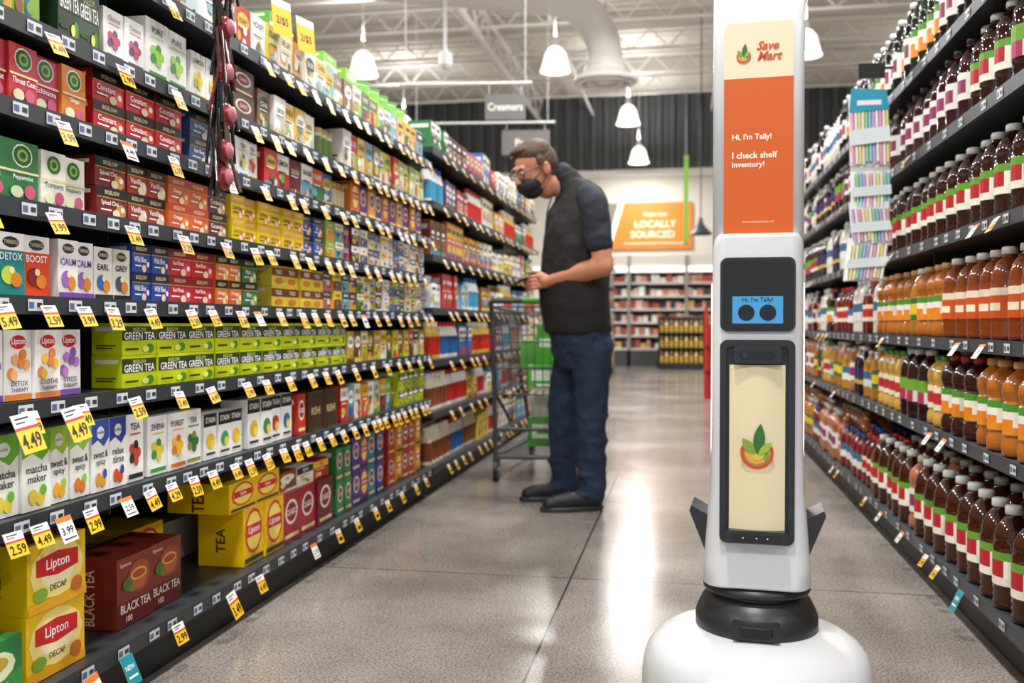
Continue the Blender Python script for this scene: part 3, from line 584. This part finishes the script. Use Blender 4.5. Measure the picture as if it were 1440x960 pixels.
# ------------------------------------------------------------- shopping cart
ct = empty('shopping_cart', (-.80, 5.38, 0), .05); b = B(); DG = '3c4044'; WG = '4c5054'
def bilerp(u, v, side):
    z0 = .50+.10*u; z1 = 1.0-.02*u; hw = .29-.05*u-(1-v)*.03; return Vector((side*hw, .95*u, z0+(z1-z0)*v))
for sd in (-1, 1):
    for i in range(23): b.cyl(bilerp(i/22,0,sd), bilerp(i/22,1,sd), .003, .003, 5, WG)
    for v in (0,.25,.5,.75): b.cyl(bilerp(0,v,sd), bilerp(1,v,sd), .0035, .0035, 5, WG)
    b.cyl(bilerp(0,1,sd), bilerp(1,1,sd), .009, .009, 8, DG); b.cyl(bilerp(0,0,sd), bilerp(1,0,sd), .007, .007, 8, DG)
    b.cyl((sd*.27,.02,.12), (sd*.29,-.02,1.0), .013, .013, 10, DG); b.cyl((sd*.29,-.02,1.0), (sd*.28,-.12,1.03), .013, .013, 10, DG)
    b.cyl((sd*.27,.02,.14), (sd*.17,.98,.14), .013, .013, 10, DG); b.cyl((sd*.27,.02,.5), (sd*.25,.5,.3), .01, .01, 8, DG); b.cyl((sd*.25,.5,.3),(sd*.25,.02,.2), .01,.01,8,DG); b.cyl((sd*.17,.98,.14),(sd*.24,.9,.6), .011,.011,8,DG)
    for yy, xx in ((.02,.27),(.98,.17)):
        b.cyl((sd*xx-.014,yy+.02,.062), (sd*xx+.014,yy+.02,.062), .062, .062, 20, '17181a'); b.cyl((sd*xx-.018,yy+.02,.062), (sd*xx+.018,yy+.02,.062), .022, .022, 12, 'a0a0a0')
        for o in (-.022,.02): b.box(sd*xx+o, sd*xx+o+.003, yy, yy+.035, .06, .15, '88898b')
for u in (0, 1):
    for i in range(13):
        a = bilerp(u,0,-1).lerp(bilerp(u,0,1), i/12); q = bilerp(u,1,-1).lerp(bilerp(u,1,1), i/12); b.cyl(a, q, .003, .003, 5, WG)
    for v in (.0,.3,.6,1): b.cyl(bilerp(u,v,-1), bilerp(u,v,1), .005, .005, 6, DG)
for i in range(13): b.cyl(bilerp(0,0,-1).lerp(bilerp(0,0,1), i/12), bilerp(1,0,-1).lerp(bilerp(1,0,1), i/12), .003,.003,5,WG)
for i in range(10): b.cyl((-.25+.04*(i/9),.05+.1*i,.15), (.25-.04*(i/9),.05+.1*i,.15), .004,.004,5,WG)
b.cyl((-.28,-.12,1.03), (.28,-.12,1.03), .016, .016, 12, '2c3a2c')
b.cyl((-.1,-.12,1.03), (.2,-.12,1.03), .019, .019, 12, '4a9a2c')
b.cyl((-.27,.02,.14), (.27,.02,.14), .012, .012, 8, DG); b.cyl((-.27,.02,.3), (.27,.02,.3), .01, .01, 8, DG)
b.build('frame', [METAL], ct)
b = B(); b.box(-.06,.12,.25,.55,.56,.90,'4aa02a'); b.box(-.10,.16,.1,.24,.53,.66,'58a83a'); b.box(-.2,-.03,.6,.85,.62,.80,'5aa03a')
b.box(-.12,.16,.3,.6,.166,.34,'4aa034'); b.box(-.10,.14,.32,.55,.34,.46,'d8ded0')
p = P(b, (-.06,.25,.56), (1,0,0),(0,0,1),(0,-1,0),.18,.34,False); p.rect(.1,.6,.9,.75,'d4e8ce'); p.rect(.2,.2,.8,.25,'f4f8ee')
p = P(b, (-.10,.1,.53), (1,0,0),(0,0,1),(0,-1,0),.26,.13,False); p.rect(.1,.35,.9,.8,'d8e8d0'); p.rect(.2,.1,.8,.2,'e8f0e0')
p = P(b, (-.12,.3,.166), (1,0,0),(0,0,1),(0,-1,0),.28,.17,False); p.rect(.1,.3,.9,.8,'d8e4d0'); p.rect(.2,.45,.8,.6,'4a9a34')
b.build('groceries', [PRINT], ct)
# ------------------------------------------------------------- robot
rb = empty('shelf_scanning_robot', (.1415, 1.997, 0), math.radians(-4))
RW = M_plain('robot_white_plastic', 'd8dadd', .3, var=.01, coat=.3); RD = M_plain('robot_dark_plastic', '26292e', .38, var=.03); RG = M_plain('robot_black_gloss', '07080a', .08, var=.02, coat=.5)
RP = M_attr('robot_panel_print', .45); RE = M_attr('robot_display', .2, es=.5); RL = M_plain('robot_led', 'ffffff', .4, emis='ffffff', es=3)
def rr(w, h, r, n=6):
    o = []
    for cx, cy, a0 in ((w/2-r, h/2-r, 0), (-w/2+r, h/2-r, 90), (-w/2+r, -h/2+r, 180), (w/2-r, -h/2+r, 270)):
        for i in range(n+1): a = math.radians(a0+90*i/n); o.append((cx+r*math.cos(a), cy+r*math.sin(a)))
    return o
b = B()
b.lathe((0,0,0), [(0,.296),(.12,.292),(.15,.287),(.18,.276),(.203,.260),(.218,.240),(.226,.215),(.229,.19),(.230,.06),(.227,.03),(.215,.022),(0,.022)], 64, 'ffffff', 0)
b.lathe((0,0,0), [(0,.0),(.19,.0),(.20,.01),(.20,.03),(0,.03)], 48, 'ffffff', 1)
b.lathe((0,0,0), [(.119,.286),(.121,.292),(.121,.316),(.117,.328),(.106,.350),(.090,.357),(.086,.364),(.104,.367),(.106,.372),(.104,.381),(.09,.387),(0,.387)], 48, 'ffffff', 1)
b.loft([[(x, -.108, z+.314) for x, z in rr(.088,.034,.006)], [(x, -.127, z+.312) for x, z in rr(.086,.032,.006)]], 'ffffff', 1, False); b.loft([[(x, -.128, z+.312) for x, z in rr(.062,.020,.003)], [(x, -.129, z+.312) for x, z in rr(.06,.019,.003)]], 'ffffff', 2, False)
sec = [(.388,.190,.20,.03),(.392,.205,.215,.035),(.43,.204,.213,.035),(.50,.193,.208,.032),(.58,.180,.2,.03),(.68,.1735,.195,.028),(1.02,.1715,.19,.028),(1.05,.170,.188,.028),(1.066,.164,.18,.026),(1.074,.150,.165,.022)]
b.loft([[(x, y-.10+d_/2, z) for x, y in rr(w_, d_, r_, 8)] for z, w_, d_, r_ in sec], 'ffffff', 0, True)
b.loft([[(x, y-.04, z) for x, y in rr(.172,.09,.016,6)] for z in (1.0, 1.62)]+[[(x, y-.04, 1.63) for x, y in rr(.155,.075,.012,6)]], 'ffffff', 0, True)
b.box(-.0875,-.086,-.03,.0,1.07,1.6,'888888',1); b.box(.086,.0875,-.03,.0,1.07,1.6,'888888',1)
b.build('shell', [RW, RD, RG], rb, merge=True)
b = B()
def plate(bb, cx, cz, w_, h_, r_, y0, y1, col, mat, n=6): bb.loft([[(x+cx, y0, z+cz) for x, z in rr(w_,h_,r_,n)], [(x+cx, y1, z+cz) for x, z in rr(w_,h_,r_,n)]], col, mat, False)
plate(b, 0, .957, .140, .142, .014, -.098, -.106, 'ffffff', 1); plate(b, 0, .957, .130, .132, .011, -.106, -.1075, 'ffffff', 2)
plate(b, 0, .9275, .094, .052, .002, -.1075, -.108, '3a82b0', 4)
text(b, (0,-.1085,.946), (1,0,0), (0,0,1), "Hi, I'm Tally!", .011, '0c1c2c', .07, 3)
for x in (-.021,.019):
    ring = [(x+.0155*math.cos(a*2*math.pi/28), -.1085, .922+.0155*math.sin(a*2*math.pi/28)) for a in range(28)]; b.face(ring, '0a1824', 3)
o_ = rr(.140,.392,.014,6); i_ = rr(.116,.366,.008,6); cz = .674
for (r0, y0), (r1, y1) in (((o_, -.098), (o_, -.108)), ((o_, -.108), (i_, -.108)), ((i_, -.108), (i_, -.0985))):
    b.loft([[(x, y0, z+cz) for x, z in r0], [(x, y1, z+cz) for x, z in r1]], 'ffffff', 1, False, False)
b.face([(x, -.1012, z+cz) for x, z in i_], 'ffffff', 1)
n = 12; r1_ = [(-.052+.104*i/n, -.1015-.013*math.cos((i/n-.5)*math.pi*.9)) for i in range(n+1)]
b.loft([[(x, y, .503) for x, y in r1_], [(x, y, .822) for x, y in r1_]], 'e2d5ae', 3, True, False, False)
b.face([(x, y, .822) for x, y in r1_], 'e2d5ae', 3)
plate(b, 0, .842, .088, .034, .008, -.100, -.122, 'ffffff', 1); plate(b, 0, .842, .066, .016, .007, -.122, -.1235, 'ffffff', 2)
for x in (-.022,-.004,.022): b.cyl((x,-.1235,.842), (x,-.1255,.842), .0055, .005, 16, 'ffffff', 2)
b.face([(.0055*math.cos(a)-.022,-.1258,.842+.0055*math.sin(a)) for a in np.linspace(0,6.28,12)[:-1]], '18304a', 3)
plate(b, 0, .494, .116, .024, .006, -.098, -.126, 'ffffff', 1); plate(b, 0, .493, .09, .012, .004, -.126, -.1268, 'ffffff', 2)
for x in (-.025, 0, .02): b.face([(x+.0014*math.cos(a),-.1272,.493+.0014*math.sin(a)) for a in np.linspace(0,6.28,9)[:-1]], 'd4d4d4', 4)
def leaf(bb, cx, cz, L_, w_, ang, col, y, mat=3):
    pts = []
    for i in range(11): t_ = i/10; pts.append((t_*L_, w_*math.sin(math.pi*t_)**.8*(1-.25*t_)))
    for i in range(10, -1, -1): t_ = i/10; pts.append((t_*L_, -w_*math.sin(math.pi*t_)**.8*(1-.25*t_)))
    ca, sa = math.cos(ang), math.sin(ang); bb.face([(cx+a*ca-c_*sa, y, cz+a*sa+c_*ca) for a, c_ in pts[:-1]][:], col, mat)
def arcband(bb, cx, cz, r0, r1, a0, a1, col, y, mat=3, n=18, off=0):
    ins = [(cx+off+r0*math.cos(a), y, cz+off+r0*math.sin(a)) for a in np.linspace(a0, a1, n)]; out = [(cx+r1*math.cos(a), y, cz+r1*math.sin(a)) for a in np.linspace(a0, a1, n)]
    for i in range(n-1): bb.face([ins[i], out[i], out[i+1], ins[i+1]], col, mat)
def logo(bb, cx, cz, s, y):
    pi = math.pi
    arcband(bb, cx, cz, .80*s, 1.0*s, -pi*1.14, .14*pi, 'c84a18', y); arcband(bb, cx, cz, 0.0, .70*s, -pi*1.05, -.25*pi, 'e0a040', y-.0003); arcband(bb, cx, cz, 0.0, .70*s, -pi*.25, .12*pi, '7a9a3a', y-.0003)
    arcband(bb, cx+.05*s, cz-.05*s, 0.0, .40*s, -pi, .1*pi, 'c8c050', y-.0006)
    leaf(bb, cx-.1*s, cz-.1*s, 1.25*s, .34*s, 2.25, '7ca03a', y-.0009); leaf(bb, cx+.05*s, cz-.1*s, 1.9*s, .40*s, 1.48, '346a2c', y-.0012); leaf(bb, cx+.1*s, cz-.1*s, 1.1*s, .26*s, .75, '98b43a', y-.0015)
logo(b, 0, .655, .031, -.117)
YP = -.0855
def rt(w_, h_, r_): return [(x, z) if z > 0 else ((math.copysign(w_/2, x)), -h_/2) for x, z in rr(w_,h_,r_,6)]
b.loft([[(x, -.08, z+1.276) for x, z in rt(.130,.410,.01)], [(x, YP-.001, z+1.276) for x, z in rt(.130,.410,.01)]], 'e4d8b8', 3, False)
b.face([(-.065,YP-.0016,1.071),(.065,YP-.0016,1.071),(.065,YP-.0016,1.374),(-.065,YP-.0016,1.374)], 'cc5a18', 3)
yt = YP-.0022; U = (1,0,0); V = (0,0,1)
def ltext(s, x, z, h, col, bold=.02, shear=0):
    w_ = glyph(s, bold, shear)[2]*h; text(b, (x+w_/2, yt, z), U, V, s, h, col, None, 3, bold, shear)
ltext("Hi, I'm Tally!", -.049, 1.260, .0145, 'fdf3e4'); ltext('I check shelf', -.049, 1.226, .0125, 'fdf3e4'); ltext('inventory!', -.049, 1.207, .0145, 'fdf3e4'); text(b, (0,yt,1.098), U, V, 'www.simberobotics.com', .0045, 'f6c8a0', .06, 3)
logo(b, -.028, 1.416, .0135, yt)
text(b, (.017,yt,1.435), U, V, 'Save', .017, 'c84a18', .042, 3, .025, .35); text(b, (.021,yt,1.415), U, V, 'Mart', .017, 'c84a18', .048, 3, .025, .35)
b.build('panels', [RW, RD, RG, RP, RE], rb)
b = B()
for s_ in (-1, 1):
    tri = [(s_*.088,.465),(s_*.100,.455),(s_*.130,.53),(s_*.126,.54),(s_*.088,.52)]
    b.loft([[(x, -.07, z) for x, z in tri], [(x, .03, z) for x, z in tri]], 'ffffff', 0, False)
    b.box(s_*.0865-.002, s_*.0865+.002, -.06, -.045, .62, .98, 'ffffff', 1)
b.build('side_sensors', [RD, RL], rb, merge=True)
# ------------------------------------------------------------- man
TH = math.atan(245/1350)
man = empty('man_shopper', (-.569, 4.72, 0), TH+math.radians(12))
def Q(px, py, y): return Vector(((px-800)/285, y, (714-py)/285))
def blob(name, prims, voxel, mat, M=None, smooth=6, flat=None, wr=None):
    bm = bmesh.new(); MM = M or Matrix.Identity(4)
    for p in prims:
        if p[0] == 'e':
            c_, r_ = p[1], p[2]; rot = p[3] if len(p) > 3 else Matrix.Identity(4)
            bmesh.ops.create_uvsphere(bm, u_segments=24, v_segments=14, radius=1, matrix=MM @ Matrix.Translation(c_) @ rot @ Matrix.Diagonal((*r_, 1)))
        elif p[0] == 'c':
            a, ra, c_, rc = Vector(p[1]), p[2], Vector(p[3]), p[4]; dd = c_-a; q = dd.to_track_quat('Z', 'Y').to_matrix().to_4x4()
            for pp, r_ in ((a, ra), (c_, rc)): bmesh.ops.create_uvsphere(bm, u_segments=16, v_segments=10, radius=r_, matrix=MM @ Matrix.Translation(pp))
            bmesh.ops.create_cone(bm, cap_ends=True, segments=16, radius1=ra, radius2=rc, depth=dd.length, matrix=MM @ Matrix.Translation((a+c_)/2) @ q)
        elif p[0] == 'l':
            rings = []
            for cc, rx, ry in p[1]:
                rings.append([bm.verts.new(MM @ Vector((cc[0]+rx*math.cos(a*math.pi/12), cc[1]+ry*math.sin(a*math.pi/12), cc[2]+(p[2]*math.cos(a*math.pi/12) if len(p) > 2 else 0)))) for a in range(24)])
            for i in range(len(rings)-1):
                for k_ in range(24): bm.faces.new([rings[i][k_], rings[i][(k_+1)%24], rings[i+1][(k_+1)%24], rings[i+1][k_]])
            bm.faces.new(rings[0][::-1]); bm.faces.new(rings[-1])
    me = bpy.data.meshes.new(name); bm.to_mesh(me); bm.free()
    o = bpy.data.objects.new(name, me); sc.collection.objects.link(o)
    m = o.modifiers.new('r', 'REMESH'); m.mode = 'VOXEL'; m.voxel_size = voxel; m.use_smooth_shade = True
    m = o.modifiers.new('s', 'SMOOTH'); m.factor = .5; m.iterations = smooth
    if wr:
        tx = bpy.data.textures.new(name+'_folds', 'CLOUDS'); tx.noise_scale = wr[1]; tx.noise_depth = 2
        m = o.modifiers.new('folds', 'DISPLACE'); m.texture = tx; m.strength = wr[0]; m.mid_level = .5; m.texture_coords = 'LOCAL'
    dg = bpy.context.evaluated_depsgraph_get(); me2 = bpy.data.meshes.new_from_object(o.evaluated_get(dg))
    o.modifiers.clear(); o.data = me2; me2.name = name; me2.materials.clear(); me2.materials.append(mat)
    if flat is not None:
        for v in me2.vertices: v.co.z = max(v.co.z, flat)
    for pl in me2.polygons: pl.use_smooth = True
    o.parent = man; return o
SKIN = M_plain('skin', 'bc7e62', .5, var=.08, scale=14); VEST = M_plain('vest_black_fleece', '1a1819', .85, var=.2, scale=60, bump=.2); NAVY = M_plain('shirt_navy', '141b28', .8, var=.15, scale=40)
JEAN = M_plain('jeans_denim', '1a2b45', .8, var=.4, scale=7, bump=.3); SHOE = M_plain('shoe_black', '16171a', .6, bump=.1); HAIR = M_plain('hair_brown', '4a3322', .6, var=.4, scale=90, bump=.8); MASK = M_plain('mask_black', '19191c', .75)
jeans = [('l', [(Q(815,520,.0),.10,.13),(Q(817,495,0),.142,.17),(Q(816,472,0),.15,.175),(Q(814,455,0),.14,.165)]),
 ('c', Q(826,500,-.085), .100, Q(822,590,-.10), .078), ('c', Q(822,590,-.10), .078, Q(824,690,-.12), .066), ('e', Q(820,692,-.12), (.08,.066,.03)), ('e', Q(836,490,-.03),(.085,.14,.1)),
 ('e', Q(822,664,-.115), (.080,.074,.014)), ('e', Q(823,642,-.11), (.080,.076,.012)), ('e', Q(823,618,-.108), (.080,.080,.012)), ('e', Q(824,585,-.10), (.086,.086,.014)),
 ('c', Q(812,500,.085), .100, Q(800,590,.12), .076), ('c', Q(800,590,.12), .076, Q(806,690,.17), .064), ('e', Q(802,692,.17), (.077,.064,.03)), ('e', Q(802,655,.15), (.078,.07,.014))]
blob('jeans', jeans, .010, JEAN, smooth=3, wr=(.026, .06))
vest = [('l', [(Q(813,470,0),.163,.182),(Q(811,455,0),.168,.188),(Q(808,430,0),.172,.19),(Q(807,400,0),.172,.19),(Q(809,360,0),.163,.192),(Q(811,325,0),.158,.195),(Q(814,300,0),.150,.19),(Q(817,282,0),.128,.17),(Q(816,268,0),.10,.14),(Q(806,257,0),.08,.09)]),
 ('l', [(Q(804,268,0),.085,.09),(Q(795,254,0),.07,.072),(Q(791,247,0),.064,.066)], .026)]
blob('vest', vest, .009, VEST, smooth=4, wr=(.018, .09))
shirt = []
for s_ in (-1, 1):
    shirt += [('c', Q(816,284,s_*.14), .068, Q(819,296,s_*.195), .070), ('c', Q(819,296,s_*.195), .070, Q(824,346,s_*.22), .066), ('e', Q(824.5,350,s_*.221),(.068,.066,.05))]
shirt += [('c', Q(816,282,-.14), .06, Q(816,282,.14), .06), ('c', Q(800,262,0), .066, Q(791,249,0), .062)]
blob('shirt', shirt, .008, NAVY, smooth=3, wr=(.014, .06))
HM = Matrix.Translation(Q(750,243,0)) @ Matrix.Rotation(math.radians(20), 4, 'Z') @ Matrix.Rotation(math.radians(-22), 4, 'Y') @ Matrix.Scale(1.07, 4)
h_ = lambda x, y, z: HM @ Vector((x, y, z))
bodyp = [('l', [(Q(815,500,0),.11,.14),(Q(812,440,0),.13,.15),(Q(810,350,0),.12,.15),(Q(815,290,0),.10,.15),(Q(808,265,0),.06,.08)]),
 ('c', Q(802,268,0), .060, h_(.03,0,-.06), .058), ('c', Q(828,490,-.085), .07, Q(824,590,-.10), .05), ('c', Q(824,590,-.1), .05, Q(826,695,-.12), .04), ('c', Q(812,490,.085), .07, Q(802,590,.12), .05), ('c', Q(802,590,.12), .05, Q(808,695,.17), .04)]
W = {-1: Q(766,398,-.085), 1: Q(764,399,.06)}; E = {-1: Q(829,380,-.235), 1: Q(816,382,.235)}
for s_ in (-1, 1):
    bodyp += [('c', Q(818,285,s_*.16), .052, Q(820,295,s_*.195), .052), ('c', Q(820,295,s_*.195), .054, E[s_], .048), ('c', E[s_], .048, E[s_].lerp(W[s_], .35), .049), ('c', E[s_].lerp(W[s_], .35), .049, W[s_], .030)]
blob('body', bodyp, .009, SKIN, smooth=4)
headp = [('e', (.012,0,.035), (.096,.076,.092)), ('e', (-.022,0,-.02), (.074,.066,.088)), ('e', (-.045,0,-.082), (.045,.046,.036)), ('c', (-.088,0,.012), .010, (-.112,0,-.026), .013), ('e', (-.100,0,-.032), (.016,.020,.010)),
 ('c', (-.083,-.03,.028), .012, (-.083,.03,.028), .012), ('e', (-.088,0,-.068), (.012,.026,.009)), ('e', (.012,-.078,-.006), (.022,.012,.034)), ('e', (.012,.078,-.006), (.022,.012,.034)), ('c', (.02,0,-.03), .058, (.035,0,-.09), .056)]
blob('head', headp, .0055, SKIN, M=HM, smooth=3)
hairp = [('e', (.018,0,.075), (.092,.080,.066)), ('e', (.045,0,.03), (.078,.083,.088)), ('e', (-.030,.01,.105), (.055,.062,.026)), ('e', (.058,0,-.03), (.046,.064,.046)), ('e',(-.002,-.072,.035),(.024,.014,.03)), ('e',(-.002,.072,.035),(.024,.014,.03))]
for i in range(40):
    a = R.uniform(0, 6.28); rr_ = R.uniform(.02,.085); hairp.append(('e', (.008+rr_*math.cos(a)*1.1, rr_*math.sin(a)*.9, .120-rr_*.48+R.uniform(-.003,.007)), (.014,.010,.011)))
blob('hair', hairp, .0045, HAIR, M=HM, smooth=1)
maskp = [('e', (-.056,0,-.052), (.058,.066,.048)), ('e', (-.046,0,-.085), (.048,.052,.036)), ('e',(-.092,0,-.040),(.020,.016,.026)), ('c',(-.108,0,-.03),.008,(-.092,0,-.09),.012)]
blob('face_mask', maskp, .0048, MASK, M=HM, smooth=2)
b = B(); b.M = HM
for s_ in (-1, 1):
    b.ell((-.089, s_*.031, .008), (.008,.012,.009), 'f0ece6', 0, 12, 8); b.ell((-.096, s_*.031, .007), (.003,.005,.005), '2a1c14', 0, 10, 6)
    b.ell((-.094, s_*.031, .031), (.006,.018,.004), '4a3424', 0, 10, 6)
    n = 20; pr = None
    for a in range(n+1):
        u = a*2*math.pi/n; q_ = (-.107+.006*abs(math.cos(u)), s_*.033+.026*math.cos(u), .004+.019*math.sin(u))
        if pr: b.cyl(pr, q_, .0026, .0026, 5, '15110f')
        pr = q_
    b.cyl((-.100, s_*.060, .010), (.012, s_*.088, .014), .003, .003, 5, '15110f'); b.cyl((.012, s_*.088, .014), (.028, s_*.085, -.012), .002, .002, 5, '15110f')
    b.cyl((-.055, s_*.062, -.03), (.018, s_*.088, .012), .0018, .0018, 5, '101012'); b.cyl((-.045, s_*.06, -.075), (.020, s_*.088, -.02), .0018, .0018, 5, '101012')
b.cyl((-.110, -.009, .008), (-.110, .009, .008), .0022, .0022, 5, '15110f')
b.build('glasses_and_eyes', [PRINT], man)
b = B()
zp = [(Q(806,256,0), .085), (Q(811,300,0), .152), (Q(811,325,0), .160), (Q(809,360,0), .166), (Q(807,400,0), .176), (Q(808,430,0), .176), (Q(812,466,0), .168)]
for i in range(len(zp)-1): b.cyl(zp[i][0]-Vector((zp[i][1],0,0)), zp[i+1][0]-Vector((zp[i+1][1],0,0)), .004, .004, 6, '4a4a4e')
b.build('vest_zip', [METAL], man)
PH = Q(744,392,-.01)
def hand(s_):
    w_ = W[s_]; kn = PH+Vector((.03, s_*.052, -.022)); pr = [('c', w_, .028, w_.lerp(kn,.5), .028), ('c', w_.lerp(kn,.4)+Vector((0,0,.014)), .02, kn+Vector((0,0,.022)), .017), ('c', w_.lerp(kn,.4)-Vector((0,0,.014)), .02, kn-Vector((0,0,.022)), .016)]
    for i in range(4):
        off = Vector((-.004*abs(i-1.4), 0, .027-.018*i)); L_ = [.040,.044,.041,.033][i]
        a = kn+off; m1 = a+Vector((-L_*.85, -s_*.002, -.006)); m2 = m1+Vector((-L_*.30, -s_*L_*.5, -.006)); m3 = m2+Vector((L_*.15, -s_*L_*.5, -.002))
        pr += [('c', a, .0095, m1, .0088), ('c', m1, .0088, m2, .008), ('c', m2, .008, m3, .007)]
    b0 = w_.lerp(kn, .35)+Vector((0,-s_*.012,.02)); t1 = b0+Vector((-.03,-s_*.016,.022)); t2 = t1+Vector((-.03,-s_*.014,.004))
    pr += [('c', b0, .015, t1, .011), ('c', t1, .011, t2, .009)]
    blob('hand', pr, .0036, SKIN, smooth=2)
hand(-1); hand(1)
b = B(); b.M = Matrix.Translation(PH+Vector((-.01,0,.0))) @ Matrix.Rotation(math.radians(-25), 4, 'Y'); b.loft([[(y, x, z) for x, y in rr(.074,.15,.01)] for z in (-.0045,.0045)], '101114', 0, False); b.loft([[(y, x, z) for x, y in rr(.068,.142,.008)] for z in (.0046,.0052)], '2a3a4a', 0, False); b.build('phone', [PLAST], man)
for y, x0 in ((-.125, .0), (.175, -.035)):
    sh = [('c', (x0+.095,y,.055), .045, (x0+.03,y,.055), .046), ('c', (x0+.03,y,.05), .045, (x0-.10,y-.005,.042), .040), ('c', (x0-.10,y-.005,.04), .040, (x0-.135,y-.005,.036), .034), ('c', (x0+.09,y,.06),.045,(x0+.09,y,.10),.045)]
    blob('shoe', sh, .007, SHOE, smooth=4, flat=.012)
    b = B(); rg = []
    for z, e_ in ((0,0),(.006,.004),(.02,.004),(.024,0)):
        rg.append([(x0-.02+(.155+e_)*math.cos(a), y+(.048+e_)*math.sin(a)*(1 if math.cos(a) < 0 else .9), z) for a in np.linspace(0, 2*math.pi, 29)[:-1]])
    b.loft(rg, '2c2d30', 0, True)
    for i in range(4): b.cyl((x0-.03-.02*i, y-.02, .088-.004*i), (x0-.035-.02*i, y+.02, .088-.004*i), .003, .003, 5, '55555a')
    b.build('sole', [METAL], man)
# ------------------------------------------------------------- world + camera
wd = bpy.data.worlds.new('store_ambient'); sc.world = wd; wd.use_nodes = True; bg = wd.node_tree.nodes['Background']; bg.inputs[0].default_value = (.92,.95,1,1); bg.inputs[1].default_value = .65
cam = bpy.data.cameras.new('camera'); co = bpy.data.objects.new('camera', cam); sc.collection.objects.link(co); sc.camera = co
cam.sensor_width = 36; cam.lens = 36*1350/1440; cam.clip_start = .05; cam.clip_end = 100
co.location = (0, 0, .9); co.rotation_euler = (math.radians(90-1.03), 0, TH)
cam.dof.use_dof = True; cam.dof.focus_distance = 2.1; cam.dof.aperture_fstop = 3.5
sc.view_settings.view_transform = 'Standard'
